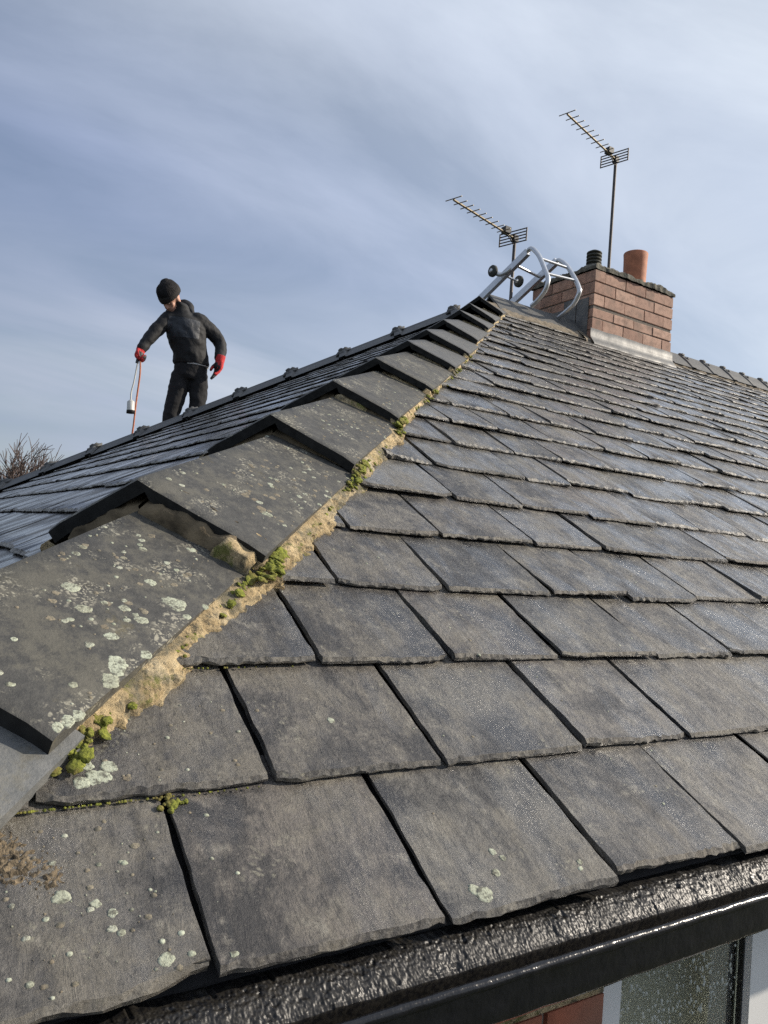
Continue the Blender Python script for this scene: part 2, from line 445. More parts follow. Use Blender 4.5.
def box(mb, a, b, mi=0):
    (x0, y0, z0), (x1, y1, z1) = a, b
    mb.add([(x0, y0, z0), (x1, y0, z0), (x1, y1, z0), (x0, y1, z0), (x0, y0, z1), (x1, y0, z1), (x1, y1, z1), (x0, y1, z1)], BOXF, False, mi)
def frame_for(d):
    d = Vector(d).normalized()
    a = Vector((0, 0, 1)) if abs(d.z) < 0.9 else Vector((1, 0, 0))
    u = d.cross(a).normalized()
    return d, u, u.cross(d)
def tube(mb, pts, r, n=8, smooth=True, cap=True, mi=0):
    pts = [Vector(p) for p in pts]
    rs = r if hasattr(r, '__len__') else [r]*len(pts)
    _, u, w = frame_for(pts[1]-pts[0])
    vs = []
    for i, p in enumerate(pts):
        d = (pts[min(i+1, len(pts)-1)] - pts[max(i-1, 0)]).normalized()
        u = (u - d*u.dot(d)).normalized(); w = d.cross(u)
        for k in range(n):
            a = 2*math.pi*k/n
            vs.append(p + (u*math.cos(a) + w*math.sin(a))*rs[i])
    fs = []
    for i in range(len(pts)-1):
        for k in range(n):
            fs.append((i*n+k, i*n+(k+1) % n, (i+1)*n+(k+1) % n, (i+1)*n+k))
    mb.add(vs, fs, smooth, mi)
    if cap:
        mb.add(vs[:n], [tuple(reversed(range(n)))], False, mi)
        mb.add(vs[-n:], [tuple(range(n))], False, mi)
def lathe(mb, c, prof, n=24, mi=0, smooth=True, axis=(0, 0, 1)):
    d, u, w = frame_for(axis)
    c = Vector(c); vs = []
    for r, z in prof:
        for k in range(n):
            a = 2*math.pi*k/n
            vs.append(c + d*z + (u*math.cos(a)+w*math.sin(a))*r)
    fs = [(i*n+k, i*n+(k+1) % n, (i+1)*n+(k+1) % n, (i+1)*n+k) for i in range(len(prof)-1) for k in range(n)]
    mb.add(vs, fs, smooth, mi)
def smoothpath(pts, n=6):
    pts = [Vector(p) for p in pts]; res = []
    for i in range(len(pts)-1):
        p0 = pts[max(i-1, 0)]; p1 = pts[i]; p2 = pts[i+1]; p3 = pts[min(i+2, len(pts)-1)]
        for k in range(n):
            t = k/n
            res.append(0.5*((2*p1) + (p2-p0)*t + (2*p0-5*p1+4*p2-p3)*t*t + (3*p1-p0-3*p2+p3)*t**3))
    res.append(pts[-1])
    return res
def nz(x, y=0, z=0):
    return noise.noise(Vector((x, y, z)))
def fbm(x, y, z=0, o=4):
    return noise.fractal(Vector((x, y, z)), 1.0, 2.0, o)
def blob(mb, c, rad, sd, up, sub=3, flat=0.6):
    b = bmesh.new()
    bmesh.ops.create_icosphere(b, subdivisions=sub, radius=1)
    d, u, w = frame_for(up)
    vs = []
    for v in b.verts:
        n = v.co.normalized()
        k = 1 + 0.35*nz(n.x*2+sd, n.y*2, n.z*2) + 0.25*nz(n.x*7+sd, n.y*7, n.z*7) + 0.16*nz(n.x*19+sd, n.y*19, n.z*19)
        vs.append(Vector(c) + (u*n.x + w*n.y + d*n.z*flat)*rad*k)
    mb.add(vs, [[v.index for v in f.verts] for f in b.faces], True)
    b.free()
# roof faces: A along +X rises to +Y; B along Y rises to +X
EX = Vector((1, 0, 0)); EY = Vector((0, 1, 0)); EZ = Vector((0, 0, 1))
def P_A(x, s, n=0.0):
    return Vector((x, s*CA - n*SA, s*SA + n*CA))
def P_B(y, s, n=0.0):
    return Vector((s*CA - n*SA, y, s*SA + n*CA))
FA = Matrix((EX, Vector((0, CA, SA)), Vector((0, -SA, CA)))).transposed()
FB = Matrix((-EY, Vector((CA, 0, SA)), Vector((-SA, 0, CA)))).transposed()

# ------------------------------------------------------------------ setting
g = MB()
R = 2600
g.add([(-R, -R, -13.2), (R, -R, -13.2), (R, R, -13.2), (-R, R, -13.2)], [(0, 1, 2, 3)])
tag(g.build('ground', MGRASS), kind='structure')

# ------------------------------------------------------------------ house
house = empty('house', (0, 0, -13.2*G))
HZ = Matrix.Translation((0, 0, 13.2*G))
tag(house, 'brick house with hipped grey slate roof, mossy hip tiles and a black gutter', 'house')
def hpart(o, parent=None):
    """parent a part built in world coordinates under the house (or under one of its parts)"""
    o.parent = parent or house
    if o.parent == house:
        o.matrix_parent_inverse = HZ
    return o
# roof decks (solid boards under the slates)
def deck(name, poly, nrm):
    mb = MB(); n = len(poly)
    nrm = Vector(nrm)
    top = [Vector(p) - nrm*0.10 for p in poly]; bot = [Vector(p) - nrm*0.28 for p in poly]
    fs = [tuple(range(n)), tuple(reversed(range(n, 2*n)))] + [(i, n+i, n+(i+1) % n, (i+1) % n) for i in range(n)]
    mb.add(top+bot, fs)
    return hpart(mb.build(name, MDECK, fix=True))
AP = Vector((YR, YR, H)); AP2 = Vector((XR2, YR, H)); D2 = 2*YR
deckA = deck('roof_slope', [(0.1, 0.06, 0.03), (XE, 0.06, 0.03), AP2, AP], (0, -SA, CA))
deckB = deck('roof_slope', [(0.06, D2, 0.03), (0.06, 0.1, 0.03), AP, ], (-SA, 0, CA))
deckC = deck('roof_slope', [(XE, D2, 0), (0, D2, 0), AP, AP2], (0, SA, CA))
deckD = deck('roof_slope', [(XE, 0, 0), (XE, D2, 0), AP2], (SA, 0, CA))

WS = 1.24
def slate_geo(mb, xc, k, w, face, sd, nx, vrows, hipcut, place, th=0.042):
    """one slate: face coordinates (x along the eave, s up the slope, n off the roof); place maps them to mesh coordinates"""
    r = random.Random(sd)
    ang = r.gauss(0, 0.008 if k < 3 else 0.019)*(1 if face == 'A' else .4)*min(1, 1.24/w)**3; dn = r.random()**2*(0.034 if face == 'A' else 0.010); dt = r.gauss(0, 0.010 if k < 3 else 0.030) - (0.075 if (k > 3 and r.random() < .05) else 0)
    tw = r.gauss(0, 0.024 if face == 'A' else 0.006)
    ch = [r.random() < 0.30, r.random() < 0.30]; chs = [r.uniform(0.02, 0.06), r.uniform(0.02, 0.06)]
    jag = 0.020 if nx > 20 else 0.030
    top = []
    for j, v in enumerate(vrows):
        row = []
        for i in range(nx):
            u = i/(nx-1)
            x = (u-0.5)*w
            s = v
            e = 1.0 if nx > 6 else 0.5
            if i in (0, nx-1):
                x += e*0.010*nz(v*4+sd*1.3, i*3.1, sd*.7) + e*0.007*nz(v*19+sd, i) + (r.uniform(-.004, .004) if nx > 20 else 0)
            if j <= 1:
                am = 0.25 + 1.6*max(0, nz(u*2.6+sd*1.9, 7.7))
                fall = jag*(0.7*nz(u*3+sd*2.1, 4.4) + am*nz(u*17+sd*1.1, 9.4)) + r.uniform(-.006, .006)*am
                s += fall if j == 0 else fall*0.7 + r.uniform(-.008, .014)*am
                for c, cu in ((0, u), (1, 1-u)):
                    if ch[c] and cu < 0.12:
                        s += chs[c]*(1-cu/0.12)
            n = 0.045 - 0.057*v + dn*(1-v*0.8) + tw*(u-0.5)*(1-v*0.7) + 0.006*nz(u*2.2+sd, v*2.2, sd*.3)
            if j == 0:
                n -= th*r.uniform(0.25, 0.8)
            if nx <= 20 and j == 1:
                n += r.uniform(-.020, .010)
            X = xc + x - ang*v; S = k + s + dt + ang*x
            if hipcut is not None:
                X = max(X, S*CA + hipcut)
            row.append((X, S, n))
        top.append(row)
    # drop the slate when the hip cut has swallowed it
    if top[0][-1][0] - top[0][0][0] < 0.10:
        return False
    if hipcut is not None:
        for row in top:
            for i in range(1, nx):
                if row[i][0] <= row[i-1][0] + 1e-4:
                    row[i] = (row[i-1][0] + 2e-4, row[i][1], row[i][2])
    if nx > 20:
        th = 0.034
    if face == 'B':
        th = 0.030
    m = len(vrows)
    vs = [place(*p) for row in top for p in row]
    mb.add(vs[nx:], [(j*nx+i, j*nx+i+1, (j+1)*nx+i+1, (j+1)*nx+i) for j in range(m-2) for i in range(nx-1)], True)
    mb.add(vs[:2*nx], [(i, i+1, nx+i+1, nx+i) for i in range(nx-1)], False, 1)
    ring = [top[0][i] for i in range(nx)] + [top[j][nx-1] for j in range(1, m)] + [top[m-1][i] for i in range(nx-2, -1, -1)] + [top[j][0] for j in range(m-2, 0, -1)]
    low = [(x, s, (0.045 - 0.057*(s-k)) - th*1.02 + dn) for x, s, n in ring]
    q = len(ring)
    mb.add([place(*p) for p in ring] + [place(*p) for p in low], [(i, q+i, q+(i+1) % q, (i+1) % q) for i in range(q)], False)
    return True
cand = []
for face in 'AB':
    for k in range(0, 23):
        off = 0.40 if k % 2 == 0 else -0.24
        rr = random.Random(k*31 + ord(face))
        rowj = rr.gauss(0, 0.05) if k > 4 else 0
        nmax = 54 if face == 'A' else 33
        jit = [rr.gauss(0, (0.012, 0.02, 0.03, 0.06)[min(k, 3)] if k < 4 else 0.095) for _ in range(nmax+3)]
        for i in range(-1, nmax):
            xl = off + rowj + WS*i + jit[i+1]; xr = off + rowj + WS*(i+1) + jit[i+2]
            if face == 'A' and k == 0 and i == 0:
                continue
            if face == 'A' and k == 0 and i == 1:
                xl = 0.55          # the wide corner slate
            w = xr - xl - (rr.uniform(0.034, 0.062) if face == 'A' else rr.uniform(0.012, 0.025))
            if face == 'A' and k == 0 and i == 1:
                w = xr - xl - 0.02
            if xr < k*CA + 0.15 or (face == 'A' and xl > XE - k*CA - 0.3) or (face == 'B' and xl > D2 - k*CA - 0.3):
                continue
            xc = (xl+xr)/2
            pf = P_A if face == 'A' else P_B
            qs = [project(pf(x, k+v, 0.04)) for x, v in ((xc, .4), (xl, 0), (xr, 0), (xl, 1), (xr, 1))]
            vis = any(q is not None and -20 < q[0] < 790 and -20 < q[1] < 1044 for q in qs)
            area = 0
            if vis:
                a, b, c = qs[1], qs[2], qs[3]
                area = abs((b[0]-a[0])*(c[1]-a[1]) - (b[1]-a[1])*(c[0]-a[0])) if a and b and c else 1e5
            cand.append((area, face, k, xc, w, xl, xr))
cand.sort(key=lambda c: -c[0])
VR_N = [0, .028, .07, .13, .20, .28, .36, .45, .54, .63, .72, .81, .9, .98, 1.06, 1.25]
VR_M = [0, .05, .3, .7, 1.25]
far_mb = {'A': MB(), 'B': MB()}
count = 0
for idx, (area, face, k, xc, w, xl, xr) in enumerate(cand):
    F = FA if face == 'A' else FB
    pf = P_A if face == 'A' else P_B
    cut = 0.12 if xl < k*CA + 1.6 else None
    sd = idx*0.731 + 5
    if face == 'B':
        hi = D2 - (k+1)*CA - 0.1
        if xr > hi + 0.9:
            continue
    if count < 300 and area > 0:
        o0 = Vector((xc, k, 0))
        sx = 1 if face == 'A' else -1
        place = (lambda x, s, n, o0=o0, sx=sx: ((x-o0.x)*sx, s-o0.y, n))
        mb = MB()
        near = area > 1500
        mid = area > 350
        if not slate_geo(mb, xc, k, w, face, sd, 33 if near else (19 if mid else 11), VR_N if near else VR_M, cut, place):
            continue
        if face == 'B':
            for f in mb.f:
                f.reverse()
        o = mb.build('slate', MSN if near else MS)
        m4 = F.to_4x4(); m4.translation = pf(xc, k, 0)*G
        o.matrix_world = m4
        o.parent = deckA if face == 'A' else deckB
        count += 1
    else:
        sx = 1 if face == 'A' else -1
        slate_geo(far_mb[face], xc, k, w, face, sd, 5, [0, .04, .5, 1.2], cut, (lambda x, s, n, sx=sx: (x*sx, s, n)))
for face, F, dk in (('A', FA, deckA), ('B', FB, deckB)):
    if face == 'B':
        for f in far_mb[face].f:
            f.reverse()
    o = far_mb[face].build('slate', MS)
    o.matrix_world = F.to_4x4()
    o.parent = dk
    o['kind'] = 'stuff'
# slopes out of view: plain stepped courses
for dk, face in ((deckC, 'C'), (deckD, 'D')):
    mb = MB()
    for k in range(23):
        for s0, s1, n0, n1 in ((k, k+1.1, 0.045, -0.02),):
            if face == 'C':
                f = lambda x, s, n: (x, D2 - s*CA + n*SA, s*SA + n*CA)
                e0, e1 = s0*CA, s1*CA
                q = [f(XE-e0, s0, n0), f(e0, s0, n0), f(e1, s1, n1), f(XE-e1, s1, n1)]
                b = [f(XE-e0, s0, n0-.045), f(e0, s0, n0-.045)]
            else:
                f = lambda y, s, n: (XE - s*CA + n*SA, y, s*SA + n*CA)
                q = [f(s0*CA, s0, n0), f(D2-s0*CA, s0, n0), f(D2-s1*CA, s1, n1), f(s1*CA, s1, n1)]
                b = [f(s0*CA, s0, n0-.045), f(D2-s0*CA, s0, n0-.045)]
            mb.add(q+b, [(0, 1, 2, 3), (4, 5, 1, 0)])
    o = mb.build('slate', MS)
    o.parent = dk
    o['kind'] = 'stuff'

# ------------------------------------------------------------------ near hip: V tiles
LH = math.sqrt(2 + TA*TA)                       # length of hip per unit of x
HD = Vector((1, 1, TA)) / LH
NA = Vector((0, -SA, CA)); NB = Vector((-SA, 0, CA))
WA = (EX - HD*EX.dot(HD)); WA = (WA - NA*WA.dot(NA)).normalized()
WBd = (EY - HD*EY.dot(HD)); WBd = (WBd - NB*WBd.dot(NB)).normalized()
VU = (EZ - HD*EZ.dot(HD)).normalized()
def hip(a):
    return Vector((a, a, a*TA))
starts = [-0.15, 1.60, 3.28, 5.17, 6.78, 8.46, 10.24, 11.69, 13.33, 15.33, 16.86, 18.6]
ends = starts[1:] + [20.3]
clow = [0.30, 0.39, 0.41, 0.35, 0.35, 0.34, 0.34, 0.35, 0.37, 0.40, 0.45, 0.53]
olow = [0.17, 0.26, 0.24, 0.21, 0.21, 0.20, 0.20, 0.20, 0.20, 0.21, 0.22, 0.26]
wing = [1.02, 0.97, 1.06, 1.02, 0.98, 1.03, 1.04, 1.04, 0.95, 0.90, 0.88, 0.88]
def tile_pt(i, a, side, w, dn=0.0):
    """point on hip tile i: a along the hip (x units), w 0 at the crest to 1 at the wing edge"""
    a0, a1 = starts[i], ends[i] + 0.16
    t = (a - a0)/(a1 - a0)
    top = {0: 0.22, 1: 0.12}.get(i, 0.075)
    c = clow[i]*(1-t) + top*t
    o = olow[i]*(1-t) + (0.05 if i else 0.14)*t
    Wd, Nn = (WA, NA) if side == 'A' else (WBd, NB)
    cr = hip(a) + VU*c
    ed = hip(a) + Wd*(wing[i] if side == 'A' else wing[i]*.84) + Nn*o
    p = cr + (ed - cr)*w
    nn = (HD.cross(ed-cr)).normalized()
    if nn.z < 0:
        nn = -nn
    return p + nn*dn, nn
hip_tiles = []
for i in range(len(starts)):
    th = 0.11 if i else 0.10
    mb = MB()
    prof = []
    nw = 7
    for side in ('B', 'A'):
        ws = [1 - j/nw for j in range(nw+1)] if side == 'B' else [j/nw for j in range(1, nw+1)]
        prof += [(side, w) for w in ws]
    avs = [0, 0.012, 0.05, 0.25, 0.5, 0.75, 1.0]
    a0, a1 = starts[i], ends[i] + 0.16
    rows = []
    r = random.Random(i+50)
    skew = r.gauss(0, 0.02)
    for t in avs:
        row = []
        for side, w in prof:
            sgn = 1 if side == 'A' else -1
            a = a0 + (a1-a0)*t + skew*w*sgn
            dn = -0.016 if t == 0 else 0.0
            if w > 0.99:
                dn -= 0.018
            dn += 0.007*nz(a*2+i, w*2*sgn, i*1.7)
            if t == 0:
                a += 0.010*nz(w*9*sgn, i*3.3)
            p, nn = tile_pt(i, a, side, w*(1+0.004*nz(a*5, i)), dn)
            row.append((p, nn))
        rows.append(row)
    q = len(prof)
    top = [p for row in rows for p, _ in row]
    mb.add(top, [(j*q+k, j*q+k+1, (j+1)*q+k+1, (j+1)*q+k) for j in range(len(avs)-1) for k in range(q-1)], True)
    low = [p - nn*th for row in rows for p, nn in row]
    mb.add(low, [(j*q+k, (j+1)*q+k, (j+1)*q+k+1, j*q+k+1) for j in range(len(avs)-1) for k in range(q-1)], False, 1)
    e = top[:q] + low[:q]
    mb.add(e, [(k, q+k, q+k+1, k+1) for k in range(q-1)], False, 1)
    e = top[-q:] + low[-q:]
    mb.add(e, [(k, k+1, q+k+1, q+k) for k in range(q-1)], False)
    n = len(avs)
    for kk, rev in ((0, 1), (q-1, 0)):
        e = [top[j*q+kk] for j in range(n)] + [low[j*q+kk] for j in range(n)]
        fs = [(j, n+j, n+j+1, j+1) for j in range(n-1)]
        mb.add(e, [tuple(reversed(f)) for f in fs] if not rev else fs, False)
    # a crisp ridge line: split smoothing at the crest by flat shading beside it
    o = mb.build('hip_tile', [MT0 if i == 0 else (MT if i < 6 else MT2), MENDSHADE])
    hpart(o)
    if i == 0:
        o['label'] = 'smooth pale grey lowest hip tile'
    if i == 1:
        o['label'] = 'hip tile blotched with big pale lichens'
    hip_tiles.append(o)

# mortar bedding along the near hip (one lumpy part) and under the tile ends
mb = MB()
na, npf = 1500, 18
for side in ('A', 'B'):
    Wd, Nn = (WA, NA) if side == 'A' else (WBd, NB)
    vs = []
    for j in range(na):
        a = 1.72 + (19.9-1.72)*j/(na-1)
        i = max(k for k in range(len(starts)) if starts[k] <= a + 1e-6)
        t = (a - starts[i])/(ends[i]-starts[i])
        ed = wing[i]
        ext = (0.19 if a < 4.5 else 0.19-0.04*(a-4.5)/2 if a < 6.5 else 0.15 - 0.125*min(1, (a-6.5)/2.5)) if side == 'A' else 0.04
        if a < 2.1:
            ext *= 0.25 + 0.75*(a-1.72)/0.4
        q_ = min(1, max(0.15, (9-a)/2.5))
        outw = ed + ext*(1.0 + 0.55*fbm(a*2.3, 3.3)) + q_*(0.022*nz(a*8, 1) + 0.018*nz(a*23, 4) + 0.008*nz(a*60, 2))
        hh = 0.055 + 0.085*(1-t) + 0.02*nz(a*6, 5)
        for p in range(npf):
            th_ = p/(npf-1)*math.pi/2
            w = ed-0.12 + (outw-ed+0.12)*math.sin(th_)
            n = hh*max(0, 1-math.sin(th_)**3.5) if p < npf-1 else -0.05
            vd = noise.voronoi(Vector((a*11+.5*nz(a*9, w*9), w*15, 1.5)))[0]
            k = 0.020*fbm(a*4, w*4, 2.2) + 0.075*min(.4, vd[1]-vd[0]) - 0.020 + 0.020*nz(a*31, w*31, 3) + 0.016*nz(a*55, w*55, 3) - 0.05*max(0, nz(a*16, w*16, 9)-.35)
            k *= q_
            if 0 < p < npf-1:
                n += k*math.sin(th_)**2; w += k*0.8*math.sin(th_)
            vs.append(hip(a) + Wd*w + Nn*max(n, -0.05))
    fs = [(j*npf+p, j*npf+p+1, (j+1)*npf+p+1, (j+1)*npf+p) for j in range(na-1) for p in range(npf-1)]
    if side == 'A':
        fs = [tuple(reversed(f)) for f in fs]
    mb.add(vs, fs, True)
# lumps under the lower ends of the tiles
def lump(mb, i, side, w0, w1, back, fwd, hgt, seed):
    nu, nv = 22, 9
    vs = []
    for u in range(nu):
        w = w0 + (w1-w0)*u/(nu-1)
        for v in range(nv):
            ph = v/(nv-1)*math.pi
            a = starts[i] + back - (back+fwd)*(0.5-0.5*math.cos(ph))
            p, nn = tile_pt(i-1, min(a, ends[i-1]+0.15), side, w)
            end = min(1, min(u, nu-1-u)/3.0)
            nn2 = nn*(hgt*math.sin(ph)**0.5*(0.55+0.45*end)*(1+0.5*nz(w*7, v*.5, seed)) - 0.02)
            vs.append(p + nn2 + HD*(0.03*nz(w*9+seed, v*.9)))
    mb.add(vs, [(u*nv+v, u*nv+v+1, (u+1)*nv+v+1, (u+1)*nv+v) for u in range(nu-1) for v in range(nv-1)], True)
ML = MB()
lump(mb, 2, 'A', 0.70, 1.03, 0.40, 0.10, 0.19, 1.0)
lump(ML, 2, 'A', 0.02, 0.93, 0.40, 0.06, 0.20, 1.0)
lump(ML, 2, 'B', 0.0, 0.9, 0.40, 0.02, 0.15, 2.0)
lump(ML, 3, 'B', 0.0, 0.9, 0.35, -0.02, 0.12, 2.6)
lump(ML, 4, 'B', 0.0, 0.9, 0.35, -0.02, 0.12, 2.9)
lump(ML, 3, 'A', 0.0, 0.9, 0.35, -0.01, 0.13, 3.0)
lump(mb, 4, 'A', 0.02, 0.5, 0.35, 0.02, 0.13, 4.0)
lump(ML, 4, 'A', 0.4, 0.95, 0.35, -0.01, 0.12, 4.4)
for i in range(5, len(starts)):
    lump(mb, i, 'A', 0.1, 0.8, 0.3, -0.03, 0.07, i)
    lump(mb, i, 'B', 0.1, 0.8, 0.3, -0.03, 0.07, i+.5)
o = hpart(mb.build('mortar_bedding', MM)); o['kind'] = 'stuff'
o = hpart(ML.build('mortar_bedding', MM3)); o['kind'] = 'stuff'

# ------------------------------------------------------------------ far hip and ridge: angular tiles with raised collars
def run_tiles(p0, d, sideL, sideR, up, n, L, crest, wingw, name, group_seed, mat_, collar=0.13, lumps=0.0):
    d = Vector(d)
    proto = None
    mb = MB()
    def section(s, k, drop):
        cr = d*s + up*(crest+k-drop)
        rr = []
        for sd, sg in ((sideL, -1), (sideR, 1)):
            rr.append((d*s + sd*wingw*0.16 + up*(crest+k-0.06-drop), d*s + sd*wingw*0.62 + up*(crest*0.62+k-drop), d*s + sd*(wingw+k*0.4) + up*(0.14+k*0.6-drop)))
        L_, R_ = rr
        return [L_[2], L_[1], L_[0], cr, R_[0], R_[1], R_[2]]
    def strip(secs):
        m = 7
        mb.add([p for s in secs for p in s], [(j*m+q, j*m+q+1, (j+1)*m+q+1, (j+1)*m+q) for j in range(len(secs)-1) for q in range(m-1)], False)
    strip([section(0, 0, 0.10), section(0, 0, 0), section(L*1.01, 0, 0), section(L*1.01, 0, 0.10)])
    c0, c1 = -0.14, 0.20
    if collar:
        strip([section(c0, 0.0, 0.02), section(c0+0.04, collar, 0), section(c1-0.04, collar, 0), section(c1, 0.0, 0.02)])
    if lumps:
        blob(mb, d*0.03 + up*(crest-0.03), lumps, 2.7, up, 3, 0.62)
        blob(mb, d*0.12 + up*(crest-0.10) + sideL*0.25, lumps*.9, 5.1, up, 3, 0.6)
    me = mb.mesh(name, mat_)
    b = bmesh.new(); b.from_mesh(me); bmesh.ops.recalc_face_normals(b, faces=b.faces); b.to_mesh(me); b.free()
    r = random.Random(group_seed)
    for i in range(n):
        o = link(name, me)
        o.location = (Vector(p0) + d*L*i + up*r.uniform(-0.02, 0.03))*G
        hpart(o)
HF = Vector((-1, 1, -TA))/LH
VUF = (EZ - HF*EZ.dot(HF)).normalized()
NC = Vector((0, SA, CA))
wB = (-EY - HF*(-EY).dot(HF)); wB = (wB - NB*wB.dot(NB)).normalized()
wC = (EX - HF*EX.dot(HF)); wC = (wC - NC*wC.dot(NC)).normalized()
dist0 = (17.86-10.12)/5*LH
run_tiles(AP + HF*((YR-17.86)*LH - dist0), HF, wB, wC, VUF, 14, dist0, 0.36, 0.85, 'hip_tile', 3, MT2, 0.11, 0.27)
run_tiles(AP + Vector((0.15, 0, 0)), EX, Vector((0, -CA, -SA)), Vector((0, CA, -SA)), EZ, 3, 1.62, 0.52, 0.92, 'ridge_tile', 4, MT2, 0.0)
run_tiles(AP + Vector((10.4, 0, 0)), EX, Vector((0, -CA, -SA)), Vector((0, CA, -SA)), EZ, 12, 1.62, 0.46, 0.90, 'ridge_tile', 5, MT2, 0.07, 0.17)
# mortar under the ridge and at the chimney foot
mb = MB()
for x0, x1, sg, w0 in ((19.9, 25.0, -1, 1.12), (29.9, 49.8, -1, 0.90), (19.9, 25.0, 1, 1.0), (24.6, 30.4, -1, 1.45)):
    na, npf = int((x1-x0)*12), 7
    vs = []
    for j in range(na):
        x = x0 + (x1-x0)*j/(na-1)
        for p in range(npf):
            t = p/(npf-1)
            w = 0.35 + (w0-0.35 + 0.12*nz(x*2.2, w0))*t
            n = 0.19*(1-t)**0.8 + 0.055 - 0.10*(t == 1) + 0.03*nz(x*5, w*5)
            vs.append(AP*0 + Vector((x, YR + sg*w*CA, H - w*SA)) + Vector((0, sg*SA, CA))*n)
    fs = [(j*npf+p, j*npf+p+1, (j+1)*npf+p+1, (j+1)*npf+p) for j in range(na-1) for p in range(npf-1)]
    mb.add(vs, fs if sg > 0 else [tuple(reversed(f)) for f in fs], True)
o = hpart(mb.build('ridge_mortar', MM2)); o['kind'] = 'stuff'

# ------------------------------------------------------------------ chimney
CX0, CX1, CY0, CY1 = 25.0, 30.05, 19.1, 22.85
CZ = 14.13
chim = MB()
box(chim, (CX0+.035, CY0+.035, 8.8), (CX1-.035, CY1-.035, CZ-.02))
chimney = hpart(chim.build('chimney', MJ))
LX, LY, RH = CX1-CX0, CY1-CY0, 0.512
def brick_mesh(l, w, h, sd):
    mb = MB(); b = 0.02
    vs = []
    r = random.Random(sd)
    for z, s in ((0, b), (b, 0), (h-b, 0), (h, b)):
        for x, y in ((s, s), (l-s, s), (l-s, w-s), (s, w-s)):
            vs.append((x+r.uniform(-.008, .008), y+r.uniform(-.006, .006), z+r.uniform(-.006, .006)))
    fs = [(0, 3, 2, 1), (12, 13, 14, 15)] + [(j*4+i, j*4+(i+1) % 4, (j+1)*4+(i+1) % 4, (j+1)*4+i) for j in range(3) for i in range(4)]
    mb.add(vs, fs)
    return mb.mesh('brick', MBR)
JT = 0.045
mods = {}
def put_brick(x, y, z, l, w, h):
    key = (round(l, 2), round(w, 2), round(h, 2), rng.randrange(2))
    if key not in mods:
        mods[key] = brick_mesh(l, w, h, rng.random())
    o = link('brick', mods[key])
    o.location = Vector((x + rng.uniform(-.012, .012), y + rng.uniform(-.012, .012), z))*G
    o.parent = chimney
for row in range(10):
    z = CZ - RH*(row+1)
    h = RH - JT
    if row == 3:
        h -= 0.09
    if row % 2 == 0:      # sides run through, front shows header ends
        for y in range(3):
            l = LY/3
            for x in (CX0, CX1-0.60):
                put_brick(x, CY0 + y*l + (0 if y == 0 else JT/2), z, 0.60, l-JT*(0.5 if y in (0, 2) else 1), h)
        l = (LX-1.2)/3
        for x in range(3):
            for y in (CY0, CY1-0.58):
                put_brick(CX0+0.6+x*l+JT/2, y, z, l-JT, 0.58, h)
    else:
        l = LX/4
        for x in range(4):
            for y in (CY0, CY1-0.58):
                put_brick(CX0 + x*l + (0 if x == 0 else JT/2), y, z, l-JT*(0.5 if x in (0, 3) else 1), 0.58, h)
        l = (LY-1.16)/2
        for y in range(2):
            for x in (CX0, CX1-0.60):
                put_brick(x, CY0+0.58+y*l+JT/2, z, 0.60, l-JT, h)
# repaired thick joint of pale mortar on the front
# flaunching
mb = MB()
nx, ny = 60, 46
ov = 0.07
vs = []
for j in range(ny):
    for i in range(nx):
        u, v = i/(nx-1), j/(ny-1)
        x = CX0-ov + (LX+2*ov)*u; y = CY0-ov + (LY+2*ov)*v
        d = min(u*LX, (1-u)*LX, v*LY, (1-v)*LY)
        hgt = 0.17 + 0.40*(1-math.exp(-d*1.3)) + 0.13*fbm(x*2.2, y*2.2) + 0.05*nz(x*7, y*7) + (0.14*max(0, 1-abs(u-0.80)/0.14)*max(0, 1-v*2.5)) - 0.05*max(0, (u-0.8)/0.2)
        x += 0.09*nz(y*3, x*3) ; y += 0.09*nz(x*3.3, y*2.7, 4)
        vs.append((x, y, CZ + hgt))
n0 = len(vs)
fs = [(j*nx+i, j*nx+i+1, (j+1)*nx+i+1, (j+1)*nx+i) for j in range(ny-1) for i in range(nx-1)]
mb.add(vs, fs, True)
ring = [i for i in range(nx)] + [j*nx+nx-1 for j in range(1, ny)] + [(ny-1)*nx+i for i in range(nx-2, -1, -1)] + [j*nx for j in range(ny-2, 0, -1)]
q = len(ring)
rv = [vs[i] for i in ring]
mb.add(rv + [(x, y, CZ-0.01+0.02*nz(x*6, y*6)) for x, y, z in rv], [(i, q+i, q+(i+1) % q, (i+1) % q) for i in range(q)])
o = mb.build('flaunching', MFL); o.parent = chimney
# lead apron at the foot of the front and cover flashings on the left
mb = MB()
nx = 40
vs = []
for i in range(nx):
    x = CX0-0.12 + (LX+0.22)*i/(nx-1)
    top = 11.60 + 0.03*nz(x*1.3)
    wob = 0.02*nz(x*3, 2)
    yb = CY0-0.05+wob
    zb = yb*TA
    foot = 0.34 + 0.07*nz(x*1.7, 8)
    for p in ((CY0+0.01, top), (CY0-0.045, top-0.02), (CY0-0.055+wob, top-0.3), (CY0-0.075+wob, zb+0.22), (CY0-0.16, zb+0.10), (CY0-foot*CA, (CY0-foot*CA)*TA+0.075), (CY0-foot*CA-.01, (CY0-foot*CA)*TA+0.02)):
        vs.append((x, *p))
mb.add(vs, [(i*7+p, (i+1)*7+p, (i+1)*7+p+1, i*7+p+1) for i in range(nx-1) for p in range(6)], True)
o = mb.build('lead_flashing', MLEAD, fix=True); o.parent = chimney
mb = MB()
for y0, y1, zt, zb in ((19.35, 20.0, 12.95, 11.0), (20.05, 20.75, 13.05, 11.2), (20.8, 21.6, 12.7, 10.6)):
    box(mb, (CX0-0.05, y0, zb), (CX0-0.02, y1, zt))
o = mb.build('lead_flashing', MLEAD); o.parent = chimney
